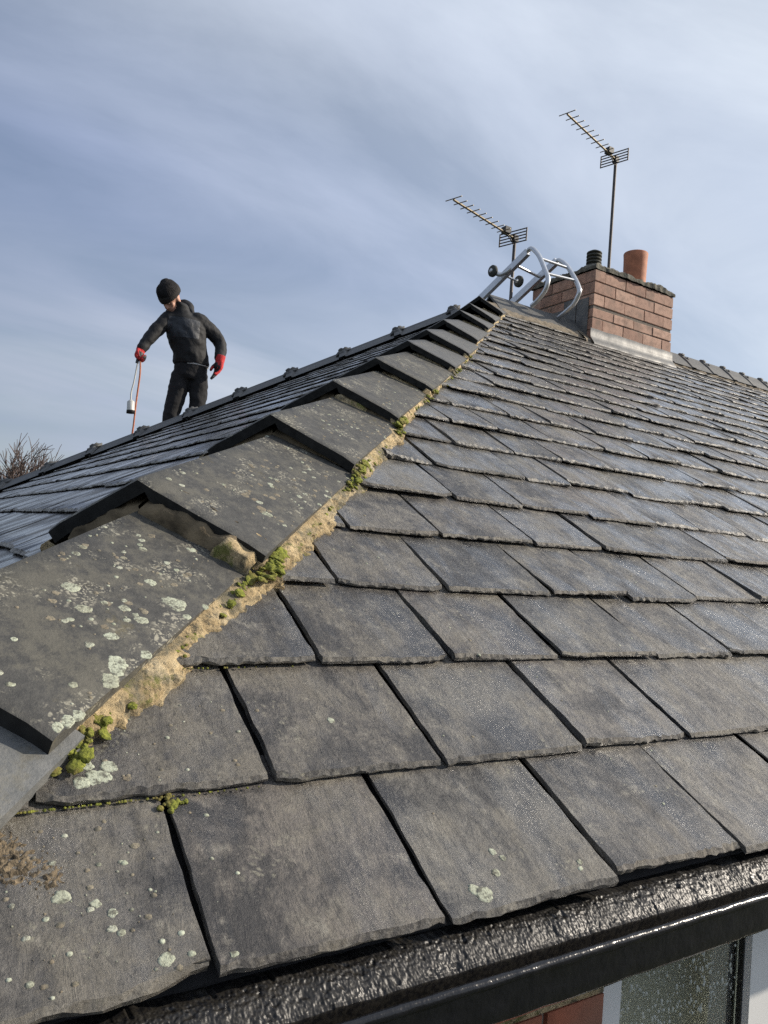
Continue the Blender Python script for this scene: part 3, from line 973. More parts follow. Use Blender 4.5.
# pots
mb = MB()
lathe(mb, (28.95, 20.45, 14.5), [(0.50, 0), (0.515, 0.7), (0.53, 1.4), (0.55, 1.66), (0.535, 1.70), (0.45, 1.70), (0.43, 1.5), (0.42, 0.3), (0.0, 0.3)], 32)
o = mb.build('chimney_pot', MTERRA, fix=True); o.parent = chimney
mb = MB()
pr = [(0.30, 0.0), (0.29, 0.22)]
for k in range(4):
    z = 0.22 + k*0.15
    pr += [(0.33, z), (0.32, z+0.075), (0.23, z+0.08), (0.23, z+0.148)]
pr += [(0.33, 0.82), (0.31, 0.87), (0.16, 0.95), (0, 0.96)]
lathe(mb, (25.85, 20.05, 14.42), pr, 28)
o = mb.build('chimney_cowl', MCOWL, fix=True); o.parent = chimney

# ------------------------------------------------------------------ eaves: gutter, walls, window
def sweep_x(mb, prof, x0, x1, n, jitter=None):
    m = len(prof); vs = []
    for i in range(n):
        x = x0 + (x1-x0)*i/(n-1)
        for p, (y, z) in enumerate(prof):
            jy, jz = jitter(x, p) if jitter else (0, 0)
            vs.append((x, y+jy, z+jz))
    mb.add(vs, [(i*m+p, (i+1)*m+p, (i+1)*m+p+1, i*m+p+1) for i in range(n-1) for p in range(m-1)], True)
mb = MB()   # bitumen-coated sole between the slates and the gutter lip
prof = [(0.42, -0.085), (0.04, -0.070)]
keyp = [(0.04, -0.070), (0.0, -0.080), (-0.04, -0.102), (-0.08, -0.131), (-0.108, -0.156), (-0.116, -0.172)]
for i in range(len(keyp)-1):
    for q in range(1, 11):
        t = q/10
        prof.append((keyp[i][0]*(1-t)+keyp[i+1][0]*t, keyp[i][1]*(1-t)+keyp[i+1][1]*t))
prof += [(-0.112, -0.19), (-0.095, -0.27)]
def grit(x, p):
    y = prof[p][0]
    if p < 1 or p > len(prof)-3:
        return (0, 0)
    n = 0.008*fbm(x*6, y*6, 1) + 0.0034*nz(x*60, y*60, 2) + 0.0030*nz(x*115, y*115, 5)
    n -= 0.020*max(0, nz(x*26, y*26, 8)-.25)
    return (-0.5*n, n)
sweep_x(mb, prof, -1.2, 2.0, 120, grit)
sweep_x(mb, prof, 2.0, 9.0, 1700, grit)
sweep_x(mb, prof, 9.0, XE, 60)
hpart(mb.build('gutter_bitumen', MB_, fix=True))
mb = MB()
prof = [(0.30, -0.275), (-0.172, -0.268), (-0.180, -0.225), (-0.188, -0.193), (-0.200, -0.175), (-0.215, -0.168), (-0.229, -0.173), (-0.238, -0.187), (-0.238, -0.203), (-0.229, -0.215), (-0.224, -0.226), (-0.227, -0.32), (-0.222, -0.395), (-0.208, -0.415), (0.33, -0.415)]
sweep_x(mb, prof, -1.2, 16, 420, lambda x, p: (0.004*nz(x*5, p*.8), 0.005*nz(x*6, p*.6, 3)))
sweep_x(mb, prof, 16, XE, 8)
gut = hpart(mb.build('gutter', MPAINT, fix=True))
mb = MB()   # gutter along the other eave
for pr_, in (([(0.2, -0.19), (-0.30, -0.185), (-0.312, -0.13), (-0.30, -0.37), (0.47, -0.372)],),):
    vs = []
    for y in (-0.3, D2):
        for a, z in pr_:
            vs.append((a, y, z))
    m = len(pr_)
    mb.add(vs, [(p, p+1, m+p+1, m+p) for p in range(m-1)])
hpart(mb.build('gutter', MPAINT, fix=True))

WY = 0.5
mb = MB()
zt, zb = -0.30, -13.2
box(mb, (WY+.03, WY+.03, zb), (5.93, 2.0, zt))
box(mb, (5.93, WY+.03, zb), (15.0, 2.0, -6.3))
box(mb, (15.0, WY+.03, zb), (XE-WY, 2.0, zt))
box(mb, (WY+.03, 2.0, zb), (2.0, D2-WY, zt))
box(mb, (XE-2, 2.0, zb), (XE-WY, D2-WY, zt))
box(mb, (2.0, D2-2, zb), (XE-2, D2-WY, zt))
wall = hpart(mb.build('wall', MBW))
wm = {}
for row in range(9):
    z = -0.965 - 0.40*(row-1)
    x = 5.90
    first = True
    while x > 0.6:
        l = 1.17 if not (first and row % 2 == 0) else 0.52
        first = False
        xa = max(x-l, WY+.02)
        key = round(x-xa, 2)
        if key not in wm:
            m2 = MB(); bb = .015
            L2 = x-xa
            box(m2, (0, 0, 0), (L2, 0.3, 0.345))
            wm[key] = m2.mesh('brick', MWB)
        o = link('brick', wm[key])
        o.location = Vector((xa, WY + rng.uniform(-.008, .008), z))*G
        o.parent = wall
        x = xa - 0.05
mb = MB()
box(mb, (0.6, WY+.004, -1.018), (5.91, WY+.2, -0.967))
o = mb.build('mortar_bed', MM); hpart(o, wall)

win = MB()
FZ = -0.36
box(win, (5.935, 0.56, -6.2), (6.16, 0.98, FZ))
box(win, (7.80, 0.60, -6.2), (8.32, 0.98, FZ))
box(win, (14.7, 0.56, -6.2), (14.99, 0.98, FZ))
box(win, (6.16, 0.56, -6.2), (7.80, 0.98, -5.9)); box(win, (8.32, 0.56, -6.2), (14.7, 0.98, -5.9))
window = hpart(win.build('window', MUPVC))
def wchild(o):
    o.parent = window; return o
mb = MB(); box(mb, (6.165, 0.70, -5.895), (7.775, 0.73, FZ)); wchild(mb.build('pane', MGLASS))
mb = MB(); box(mb, (8.325, 0.70, -5.895), (14.695, 0.73, FZ)); wchild(mb.build('pane', MGLASS))
mb = MB(); box(mb, (7.777, 0.66, -5.9), (7.797, 0.8, FZ)); wchild(mb.build('gasket', MPLAS))
mb = MB(); box(mb, (6.0, 1.25, -6.25), (14.9, 1.32, -0.32)); wchild(mb.build('blind', MBLIND))
mb = MB()
for k in range(800):
    x = rng.uniform(6.2, 7.74); z = rng.uniform(-1.6, -0.42)
    r = rng.choice([.005, .006, .008, .012]) * rng.uniform(.7, 1.3)
    ln = rng.choice([1, 1, 1.3, 2.2])
    vs = [(x, 0.70-r*0.7, z)]
    for rr, dd in ((0.7, 0.45), (1.0, 0.0)):
        for a in range(7):
            t = 2*math.pi*a/7
            vs.append((x + r*rr*math.cos(t), 0.70-r*dd, z + r*rr*ln*math.sin(t)))
    mb.add(vs, [(0, 1+a, 1+(a+1) % 7) for a in range(7)] + [(1+a, 8+a, 8+(a+1) % 7, 1+(a+1) % 7) for a in range(7)], True)
o = wchild(mb.build('raindrops', MDROP, fix=True)); o['kind'] = 'stuff'

# ------------------------------------------------------------------ lichen, moss and dead moss
def disc(mb, p, nn, r, sd, squash=1.0, hgt=0.012, n=44, mi=0):
    d, u, w = frame_for(nn)
    rings = ((0.35, 1.0), (0.62, .9), (0.86, 0.8), (1.0, 0.0))
    if r < 0.022:
        n = 7; rings = ((0.8, .8), (1.0, 0.0))
    vs = [p + nn*(hgt)]
    for rr, h in rings:
        for k in range(n):
            a = 2*math.pi*k/n
            q = r*rr*(1 + 0.34*nz(math.cos(a)*1.1+sd, math.sin(a)*1.1, sd) + 0.13*nz(math.cos(a)*4+sd, math.sin(a)*4, sd) + 0.09*nz(math.cos(a)*11+sd, math.sin(a)*11))
            vs.append(p + u*math.cos(a)*q + w*math.sin(a)*q*squash + nn*(hgt*h*(1+.7*nz(k*1.7, sd, rr*5)) - (0.004 if h == 0 else 0)))
    fs = [(0, 1+k, 1+(k+1) % n) for k in range(n)]
    for j in range(len(rings)-1):
        fs += [(1+j*n+k, 1+(j+1)*n+k, 1+(j+1)*n+(k+1) % n, 1+j*n+(k+1) % n) for k in range(n)]
    mb.add(vs, fs, True, mi)
from mathutils.bvhtree import BVHTree
bpy.context.view_layer.update()
sv, sf = [], []
for o in bpy.data.objects:
    if o.type == 'MESH' and (o.name.startswith('slate') or o.name.startswith('hip_tile')):
        if o.name.startswith('slate') and (o.get('kind') or max(abs(c) for c in (o.matrix_world.translation/G)) > 16):
            continue
        q = len(sv); mw = o.matrix_world
        sv += [mw @ v.co / G for v in o.data.vertices]
        sf += [[q+i for i in p.vertices] for p in o.data.polygons]
BV = BVHTree.FromPolygons(sv, sf)
def surf(p, nn):
    """drop a point on the nearest tile or slate below it"""
    h = BV.ray_cast(Vector(p) + nn*0.25, -nn, 0.5)
    return h[0]
LM = MB()
r = random.Random(21)
def on_tile(i, al, perp, rad, sd, sq=0.9):
    p, nn = tile_pt(i, al, 'A', perp/wing[i])
    spot(p, nn, rad, sd, sq*r.uniform(.75, 1.1))
def spot(p, nn, rad, sd, sq=0.9, mi=0):
    p = surf(p, nn)
    if p is not None:
        disc(LM, p, nn, rad, sd, sq, 0.003, mi=mi)
# the biggest patches on the lowest lichened tile
_, NT = tile_pt(1, 2.5, 'A', .5)
for x, y, z, rad in ((2.543, 2.08, 1.453, .063), (2.59, 1.888, 1.343, .055), (2.743, 1.981, 1.374, .025), (2.858, 1.959, 1.347, .045), (2.947, 1.863, 1.283, .051), (3.102, 2.271, 1.491, .049), (3.21, 2.082, 1.375, .095),
                     (3.283, 1.985, 1.3, .034), (2.728, 1.679, 1.207, .048), (2.702, 1.457, 1.079, .097), (2.649, 1.336, 1.012, .078), (2.916, 1.573, 1.127, .048), (3.133, 2.671, 1.697, .037), (3.539, 2.783, 1.717, .047),
                     (2.189, 1.545, 1.209, .022), (2.402, 1.04, .874, .05), (2.35, .997, .858, .04), (2.46, 1.09, .88, .045), (2.16, 1.218, 1.028, .02), (2.463, 1.265, 1.009, .027)):
    spot((x, y, z), NT, rad, r.random()*50, .85, 1)
for i, cnt, rmax in ((1, 250, .028), (2, 220, .028), (3, 180, .026), (4, 100, .024), (5, 60, .024), (6, 30, .02), (7, 20, .02)):
    for k in range(cnt):
        al = r.uniform(starts[i]+.06, ends[i]-.02); pe = wing[i]*r.random()**0.8
        if nz(al*3, pe*3, i) < -0.05:
            continue
        on_tile(i, al, pe, rmax*r.uniform(.25, 1)**1.5 + .004, r.random()*90)
for k in range(9):
    on_tile(2, 3.5+r.random()*.6, .55+r.random()*.35, r.uniform(.03, .05), r.random()*90)
# on the corner slates
for X, S, rad in ((2.33, 0.49, .040), (2.46, .43, .026), (2.69, .10, .038), (2.693, .19, .018), (2.56, 1.13, .075), (2.48, 1.10, .05), (2.63, 1.20, .05), (2.52, 1.22, .04), (2.11, .17, .012), (2.18, .13, .02), (2.26, .40, .017), (2.52, .37, .026), (2.54, .27, .021), (2.78, .21, .018), (4.04, 1.44, .03), (4.40, .09, .055), (4.36, .13, .04),
                   (4.62, .33, .028), (4.66, .28, .022), (4.55, .20, .03), (5.15, .15, .022), (5.12, .11, .02)):
    spot(P_A(X, S, 0.05), NA, rad, r.random()*60, .9, 1)
for k in range(170):
    X = r.uniform(2.0, 3.0) if k < 120 else r.uniform(2.6, 3.5)
    S = r.uniform(0.04, 0.9) if k < 120 else r.uniform(1.05, 1.9)
    v = S - int(S)
    if X > S*CA + 1.2 and not (S < 1 and abs(X-2.88) < .07) and not (1 < S < 2 and abs(X-3.48) < .07):
        spot(P_A(X, S, 0.05), NA, r.random()**2*.020+.003, r.random()*60, .8)
for k in range(900):
    S = r.uniform(0, 9); X = S*CA + r.uniform(1.2, 9)
    v = S - int(S)
    if v > .03 and nz(X*1.2, S*1.2, 9) > 0.12:
        spot(P_A(X, S, 0.05), NA, .003+.016*r.random()**3, r.random()*60, .8, int(r.random() < .3))
o = LM.build('lichen', [MLICH, MLICH2])
tag(o, 'pale grey-green crusty lichen spotting the hip tiles and lowest slates', 'lichen', kind='stuff')

MO = MB()
r = random.Random(5)
def moss_at(al, perp, n, spread, up, rad=.030):
    for k in range(n):
        a = al + r.gauss(0, spread); p = perp + r.gauss(0, .035)
        h = up + r.uniform(-.045, .0) - abs(a-al)/max(spread, .01)*.012
        blob(MO, hip(a) + WA*p + NA*(h-.012), rad*r.uniform(.3, 1.5)*(1 if k % 3 else .45), r.random()*40, NA + HD*r.uniform(-.5, .5) + WA*r.uniform(-.2, .6), 3, r.uniform(.22, .5))
for i in range(2, 8):
    e = starts[i]
    w = wing[i]
    moss_at(e+.10, w+.05, (60, 60, 50, 24, 14, 8)[i-2], (.10, .10, .10, .08, .08, .06)[i-2], .15, .042 if i < 5 else .03)
    moss_at(e-.18, wing[i-1]+.06, (16, 30, 22, 10, 6, 3)[i-2], .10, .11, .03)
    moss_at(e+.75, w+.05, (60, 50, 30, 14, 5, 3)[i-2], .32, .10, .016)
moss_at(1.74, 1.03, 26, .07, .13, .03); moss_at(2.02, 1.03, 18, .07, .10, .024); moss_at(2.45, 1.03, 20, .18, .10, .02)
moss_at(2.9, 1.05, 18, .15, .11, .02)
for k in range(120):      # thin line of it along the lowest slate tails
    S = r.choice([1.0, 1.0, 1.0, 2.0]); X = S*CA + 1.2 + abs(r.gauss(0, .55))
    blob(MO, P_A(X, S-0.012, 0.012), r.uniform(.004, .011), r.random()*30, NA, 1, .6)
for k in range(22):
    blob(MO, P_A(2.93 + r.gauss(0, .035), 0.94 + r.gauss(0, .03), 0.012), r.uniform(.008, .022), r.random()*30, NA, 2, .6)
o = MO.build('moss', MMOSS)
tag(o, 'bright green moss cushions along the mortar edge of the near hip', 'moss', kind='stuff')
DM = MB()
n = 110
vs = []
for j in range(n):
    for i in range(n):
        u, v = i/(n-1), j/(n-1)
        x = 1.70 + 0.85*u; q = 0.25 + 0.72*v
        cx, cs = (x-2.22)/.22, (q-0.66)/.25
        mask = math.exp(-(cx*cx + cs*cs + 1.1*cx*cs)) + 0.25*fbm(x*6, q*6, 2)
        h = 0.026*max(0, mask-0.36) + (0.016*nz(x*40, q*40) + 0.012*nz(x*85, q*85, 3))*(1 if mask > .28 else .4) - 0.012 + 0.022*(mask-.40)
        vs.append(P_A(x, q, 0.045-0.057*q + min(h, .045) + 0.006))
DM.add(vs, [(j*n+i, j*n+i+1, (j+1)*n+i+1, (j+1)*n+i) for j in range(n-1) for i in range(n-1)], True)
o = DM.build('dried_moss', MDRY)
tag(o, 'brown crumbly dried moss and dirt on the lowest corner slate', 'moss', kind='stuff')

# ------------------------------------------------------------------ television aerials
BD = Vector((-0.966, -0.26, 0)).normalized(); ED = Vector((0.26, -0.966, 0)).normalized()
def aerial(base, top, L, label):
    base, top = Vector(base), Vector(top)
    e = empty('tv_aerial', base*G)
    tag(e, label, 'tv aerial', 'rooftop television aerials')
    loc = lambda p: Vector(p) - base
    def part(mb, name, m, par=None):
        o = mb.build(name, m); o.parent = par or e; return o
    mb = MB(); tube(mb, [loc(base), loc(top + EZ*0.1)], 0.075, 8); part(mb, 'mast', MSTEEL)
    mb = MB(); tube(mb, [loc(top + BD*(-0.25)), loc(top + BD*L)], 0.05, 6); boom = part(mb, 'boom', MALUD)
    me = None
    for k in range(9):
        t = 0.20 + 0.80*k/8
        m2 = MB(); hl = 0.34 if k < 8 else 0.42
        if k == 0:
            hl = 0.36
        c = loc(top + BD*(L*t) + EZ*0.05)
        tube(m2, [c - ED*hl, c + ED*hl], 0.022, 5)
        part(m2, 'director', MALUD)
    mb = MB(); c = loc(top + BD*0.72)
    box(mb, c + Vector((-.16, -.16, -.02)), c + Vector((.16, .16, .26))); part(mb, 'dipole_box', MPLAS)
    mb = MB(); c = loc(top)
    box(mb, c + Vector((-.12, -.12, -.16)), c + Vector((.12, .12, .14))); part(mb, 'clamp', MPLAS)
    # reflector grid: upright posts and long bars
    rf = MB()
    for s in (-0.72, 0.72):
        c = loc(top + BD*0.16 + ED*s)
        tube(rf, [c - EZ*0.30, c + EZ*0.30], 0.035, 5)
    ref = part(rf, 'reflector', MSTEEL)
    for k in range(5):
        m2 = MB(); c = loc(top + BD*0.16 + EZ*(-0.28 + 0.14*k))
        tube(m2, [c - ED*0.74, c + ED*0.74], 0.030, 5)
        part(m2, 'reflector_bar', MSTEEL, ref)
    # cable down the mast
    mb = MB(); tube(mb, [loc(top + BD*0.7), loc(top + BD*.1 - EZ*.25), loc(top - EZ*0.8 - BD*.10), loc(base + EZ*1 - BD*.09)], 0.028, 5); part(mb, 'cable', MPLAS)
    return e
aerial((29.95, 22.95, 12.6), (29.95, 22.95, 22.0), 4.85, 'tall tv aerial rising on a mast behind the terracotta chimney pot')
aerial((24.0, 23.2, 10.6), (24.0, 23.2, 16.35), 4.6, 'lower tv aerial on a short mast behind the roof ladder hooks')
mb = MB()
box(mb, (29.85, CY1-.02, 13.3), (30.05, 23.0, 13.42)); o = mb.build('mast_bracket', MSTEEL); o.parent = chimney
mb = MB()
box(mb, (23.95, 22.5, 12.5), (25.05, 22.62, 12.6)); box(mb, (23.93, 22.5, 12.5), (24.05, 23.25, 12.6)); o = mb.build('mast_bracket', MSTEEL); o.parent = chimney

# ------------------------------------------------------------------ roof ladder hooked over the ridge
lad = empty('roof_ladder', Vector((23.1, 20.4, 12.2))*G)
tag(lad, 'silver roof ladder with bent ridge hooks and wheels beside the chimney', 'ladder')
LB = Vector((23.1, 20.4, 12.2))
def lpart(mb, name, m, par=None):
    mb.v = [tuple(Vector(v) - LB) for v in mb.v]
    o = mb.build(name, m); o.parent = par or lad; return o
hook1 = [(20.50, 14.42), (20.32, 14.52), (20.18, 14.54), (19.98, 14.40), (19.67, 14.06), (19.30, 13.43), (19.08, 12.98), (19.17, 12.58), (19.5, 12.29), (19.93, 12.07)]
hook2 = [(20.40, 14.42), (20.22, 14.46), (20.04, 14.40), (19.68, 14.10), (19.17, 13.43), (18.91, 12.98), (18.87, 12.74), (19.12, 12.35), (19.5, 12.14), (19.95, 11.95)]
for X, hk in ((22.34, hook1), (23.89, hook2)):
    mb = MB(); tube(mb, smoothpath([(X, y, z) for y, z in hk], 6), 0.095, 10); lpart(mb, 'hook', MALU)
    mb = MB()
    y0, z0 = hk[0]
    y1, z1 = 24.6, z0 - (24.6-y0)*0.44
    for a, b in (((y0-0.12, z0+.05), (y1, z1)),):
        dirv = Vector((0, b[0]-a[0], b[1]-a[1])).normalized(); up = Vector((1, 0, 0)).cross(dirv)
        if up.z < 0:
            up = -up
        p0 = Vector((X, *a)); p1 = Vector((X, *b))
        vs = []
        for p in (p0, p1):
            for sx, su in ((-.09, -.17), (.09, -.17), (.09, .13), (-.09, .13)):
                vs.append(p + EX*sx + up*su)
        mb.add(vs, [(3, 2, 1, 0), (4, 5, 6, 7)] + [(i, (i+1) % 4, 4+(i+1) % 4, 4+i) for i in range(4)])
    lpart(mb, 'rail', MALU)
    mb = MB(); zs = (D2-23.6)*TA
    tube(mb, [(X, 23.6, zs+0.06), (X, 23.6, z0 - (23.6-y0)*0.44)], 0.08, 6); lpart(mb, 'leg', MALU)
def rung(a, b, r=.065):
    mb = MB(); tube(mb, [a, b], r, 8); lpart(mb, 'rung', MALU)
rung((22.34, 21.01, 14.05), (23.89, 21.25, 14.02))
rung((22.34, 23.9, 12.85), (23.89, 23.9, 12.85))
def brace(a, b):
    mb = MB(); tube(mb, [a, b], .06, 8); lpart(mb, 'brace', MALU)
brace((22.34, 19.60, 13.96), (23.89, 19.60, 13.98)); brace((22.34, 19.16, 13.22), (23.89, 19.12, 13.32))
mb = MB(); tube(mb, [(21.75, 21.95, 14.0), (23.2, 21.75, 13.75)], .05, 6); lpart(mb, 'axle', MALU)
mb = MB(); tube(mb, smoothpath([(22.30, 21.3, 14.0), (22.2, 21.5, 13.86), (22.05, 21.75, 13.78), (21.9, 21.98, 13.95)], 5), .09, 8); lpart(mb, 'wheel_bracket', MALU)
for x, wy, wz in ((21.86, 21.97, 13.95), (23.15, 21.75, 13.77)):
    mb = MB()
    lathe(mb, (x, wy, wz), [(0.10, -.10), (0.22, -.09), (0.25, -.05), (0.25, .05), (0.22, .09), (0.10, .10), (0, .10)], 20, axis=(1, 0.0, 0.05))
    lathe(mb, (x, wy, wz), [(0, -.10), (0.10, -.10)], 20, axis=(1, 0.0, 0.05))
    w = lpart(mb, 'wheel', MTYRE)
    mb = MB(); lathe(mb, (x, wy, wz), [(0, -.13), (0.09, -.13), (0.09, .13), (0, .13)], 12, axis=(1, 0, .05)); h_ = lpart(mb, 'hub', MALU, w)

# ------------------------------------------------------------------ bare tree beyond the house
def bare_tree(base, hgt, sd, label):
    r = random.Random(sd)
    e = empty('bare_tree', base); tag(e, label, 'tree')
    T = MB(); Cn = MB()
    def grow(p, d, L, rad, lev):
        n = 4
        pts = [p]; q = p.copy(); dd = d.copy()
        for k in range(n):
            dd = (dd + Vector((r.gauss(0, .10), r.gauss(0, .10), r.gauss(0.03, .06)))).normalized()
            q = q + dd*L/n; pts.append(q.copy())
        rad = max(rad, .011)
        tube(T if lev < 2 else Cn, pts, [rad*(1-0.45*k/n) for k in range(n+1)], 6 if lev < 2 else 3, True, False)
        if lev >= 5:
            return
        kids = [6, 6, 5, 5, 4][lev]
        for k in range(kids):
            t = r.uniform(0.4, 1.0) if lev else r.uniform(.55, 1.0)
            b = pts[min(n, int(t*n))]
            ax = Vector((r.gauss(0, 1), r.gauss(0, 1), r.gauss(0, 1))).normalized()
            nd = (dd + ax*r.uniform(.45, .85) + EZ*.12).normalized()
            grow(b.copy(), nd, L*r.uniform(.55, .75), rad*.52, lev+1)
    grow(Vector((0, 0, 0)), EZ, hgt*.42, hgt*.022, 0)
    o = T.build('trunk', MBARK, e, k=1.0); o = Cn.build('crown', MBARK, e, k=1.0)
    return e
bare_tree(Vector((7.6, 110, -13.2))*G, 6.5, 4, 'bare brown winter tree beyond the far end of the roof')

# ------------------------------------------------------------------ the roofer
AZP = math.radians(16.9)
PB = Vector((12.46, 32.62, 4.453))
person = empty('person', PB*G, -AZP)
tag(person, 'roofer in black jacket, beanie and red gloves looking down behind the far hip', 'person')
def ring(c, u, v, ru, rv, n=20):
    return [c + u*ru*math.cos(2*math.pi*k/n) + v*rv*math.sin(2*math.pi*k/n) for k in range(n)]
def loft(mb, rings):
    n = len(rings[0]); vs = [p for r in rings for p in r]
    fs = [(i*n+k, i*n+(k+1) % n, (i+1)*n+(k+1) % n, (i+1)*n+k) for i in range(len(rings)-1) for k in range(n)]
    fs += [tuple(reversed(range(n))), tuple(range((len(rings)-1)*n, len(rings)*n))]
    mb.add(vs, fs, True)
def ell(mb, c, axes, n=16, m=12):
    c = Vector(c); a, b, d = axes
    vs = [c - d]
    for j in range(1, m):
        ph = -math.pi/2 + math.pi*j/m
        for k in range(n):
            t = 2*math.pi*k/n
            vs.append(c + (a*math.cos(t) + b*math.sin(t))*math.cos(ph) + d*math.sin(ph))
    vs.append(c + d)
    fs = [(0, 1+(k+1) % n, 1+k) for k in range(n)]
    for j in range(m-2):
        fs += [(1+j*n+k, 1+j*n+(k+1) % n, 1+(j+1)*n+(k+1) % n, 1+(j+1)*n+k) for k in range(n)]
    e0 = 1+(m-2)*n
    fs += [(e0+k, e0+(k+1) % n, len(vs)-1) for k in range(n)]
    mb.add(vs, fs, True)
def limb(mb, pts, rs, n=14, sub=5):
    pp = smoothpath(pts, sub)
    rr = []
    for i in range(len(pts)-1):
        for k in range(sub):
            rr.append(rs[i] + (rs[i+1]-rs[i])*k/sub)
    rr.append(rs[-1])
    tube(mb, pp, rr, n)
    for p, q in ((pts[0], rs[0]), (pts[-1], rs[-1])):
        ell(mb, p, (EX*q, EY*q, EZ*q), 12, 8)
def fuse(mb, name, mats, voxel, smooth=4, parent=None, wr=None):
    """union of overlapping closed shapes -> one continuous skin"""
    me = mb.mesh(name + '_raw', [mats[0]], 1.0)
    b = bmesh.new(); b.from_mesh(me); bmesh.ops.remove_doubles(b, verts=b.verts, dist=1e-5); bmesh.ops.recalc_face_normals(b, faces=b.faces); b.to_mesh(me); b.free()
    o = bpy.data.objects.new(name, me); COL.objects.link(o)
    m = o.modifiers.new('r', 'REMESH'); m.mode = 'VOXEL'; m.voxel_size = voxel
    s = o.modifiers.new('s', 'SMOOTH'); s.iterations = smooth; s.factor = 0.5
    dg = bpy.context.evaluated_depsgraph_get()
    me2 = bpy.data.meshes.new_from_object(o.evaluated_get(dg))
    o.modifiers.clear(); o.data = me2; me2.name = name
    bpy.data.meshes.remove(me)
    me2.materials.clear()
    for x in mats:
        me2.materials.append(x)
    for p in me2.polygons:
        p.use_smooth = True
    if wr:                                  # cloth folds
        for v in me2.vertices:
            k = wr(v.co)
            v.co += v.normal*k
        me2.update()
    o.parent = parent or person
    return o
V = Vector
HC = V((-0.212, -0.10, 1.557))
Fd = V((-0.52, -0.54, -0.92)).normalized()
Ud = (EZ - Fd*EZ.dot(Fd)).normalized(); Sd = Fd.cross(Ud).normalized()
Fd, Ud, Sd = Fd*.93, Ud*.93, Sd*.93
def hp(f, s, u):
    return HC + Fd*f + Sd*s + Ud*u
# body: head with face, neck, slim trunk, arms and legs, all one surface
B = MB()
ell(B, hp(-.012, 0, .025), (Fd*.098, Sd*.077, Ud*.105), 24, 16)
ell(B, hp(.030, 0, -.050), (Fd*.066, Sd*.058, Ud*.070), 20, 12)
ell(B, hp(.066, 0, -.098), (Fd*.026, Sd*.028, Ud*.022), 12, 8)          # chin
tube(B, [hp(.083, 0, .012), hp(.096, 0, -.012), hp(.108, 0, -.034)], [.010, .013, .015], 10)   # nose
ell(B, hp(.097, 0, -.036), (Fd*.016, Sd*.017, Ud*.010), 10, 8)
ell(B, hp(.083, 0, -.064), (Fd*.012, Sd*.024, Ud*.006), 10, 8)           # lips
ell(B, hp(.081, 0, -.075), (Fd*.012, Sd*.021, Ud*.006), 10, 8)
for s in (-1, 1):
    ell(B, hp(.070, s*.030, .026), (Fd*.018, Sd*.026, Ud*.009), 10, 8)  # brow
    ell(B, hp(.052, s*.046, -.025), (Fd*.024, Sd*.018, Ud*.022), 10, 8)  # cheek
    ell(B, hp(-.012, s*.078, -.012), (Fd*.020, Sd*.010, Ud*.033), 10, 8)  # ear
nb = V((-0.115, -0.03, 1.46))
limb(B, [hp(-.03, 0, -.04), HC*0.45 + nb*0.55 + V((0, .02, -.01)), nb], [.056, .056, .062])
tor = [(0.015, .02, .90, .13, .095), (0.012, .015, 1.02, .13, .095), (-.025, 0, 1.15, .145, .10), (-.06, -.02, 1.28, .155, .105), (-.085, -.03, 1.38, .15, .10), (-.105, -.035, 1.45, .085, .07)]
loft(B, [ring(V((x, y, z)), EX, EY, a, b) for x, y, z, a, b in tor])
shR, elR, wrR = V((-0.215, -.06, 1.385)), V((-0.335, -.12, 1.215)), V((-0.418, -.17, 1.055))
shL, elL, wrL = V((0.055, -.02, 1.415)), V((0.243, .03, 1.275)), V((0.262, -.05, 1.085))
limb(B, [shR, elR, wrR], [.045, .036, .026]); limb(B, [shL, elL, wrL], [.045, .036, .026])
hipR, knR, anR = V((-0.060, .015, .88)), V((-0.125, -.03, .50)), V((-0.140, .05, .09))
hipL, knL, anL = V((0.088, .015, .88)), V((0.095, -.02, .52)), V((0.100, .06, .12))
limb(B, [hipR, knR, anR], [.065, .036, .028]); limb(B, [hipL, knL, anL], [.065, .036, .028])
body = fuse(B, 'body', [MSKIN], .007, 3)
for s in (-1, 1):
    mb = MB(); ell(mb, hp(.078, s*.030, .006), (Fd*.011, Sd*.013, Ud*.010), 10, 8)
    o = mb.build('eye', MEYE, person, k=1.0)
    mb = MB(); ell(mb, hp(.086, s*.031, .034), (Fd*.006, Sd*.022, Ud*.005), 10, 6)
    o = mb.build('eyebrow', MBROW, person, k=1.0)
# jacket
J = MB()
tor = [(0.018, .02, 1.015, .155, .125), (0.016, .02, 1.04, .163, .130), (0.004, .01, 1.09, .160, .130), (-.02, 0, 1.16, .162, .13), (-.048, -.015, 1.26, .176, .135), (-.068, -.025, 1.34, .182, .13), (-.085, -.03, 1.40, .165, .115), (-.10, -.035, 1.445, .115, .095), (-.118, -.045, 1.485, .086, .084), (-.135, -.060, 1.52, .080, .078), (-.150, -.068, 1.545, .074, .070)]
loft(J, [ring(V((x, y, z)), EX, EY, a, b) for x, y, z, a, b in tor])
limb(J, [V((-.16, -.045, 1.385)), shR, elR, wrR + (elR-wrR)*.08], [.080, .071, .059, .047])
limb(J, [V((.0, -.02, 1.395)), shL, elL, wrL + (elL-wrL)*.14], [.080, .075, .062, .050])
def folds(c):
    return 0.009*nz(c.x*8, c.y*8, c.z*13+c.x*6) + 0.005*nz(c.x*20, c.y*20, c.z*30)
jacket = fuse(J, 'jacket', [MJACK, MPANEL], .009, 4, wr=folds)
for p in jacket.data.polygons:
    c = p.center
    if c.z > 1.225 + 0.35*abs(c.x+.07)*0 and c.z < 1.40 and c.x > -0.215 and c.x < 0.06 and p.normal.y < -0.25:
        p.material_index = 1
Hd = MB()     # hood lying behind the neck
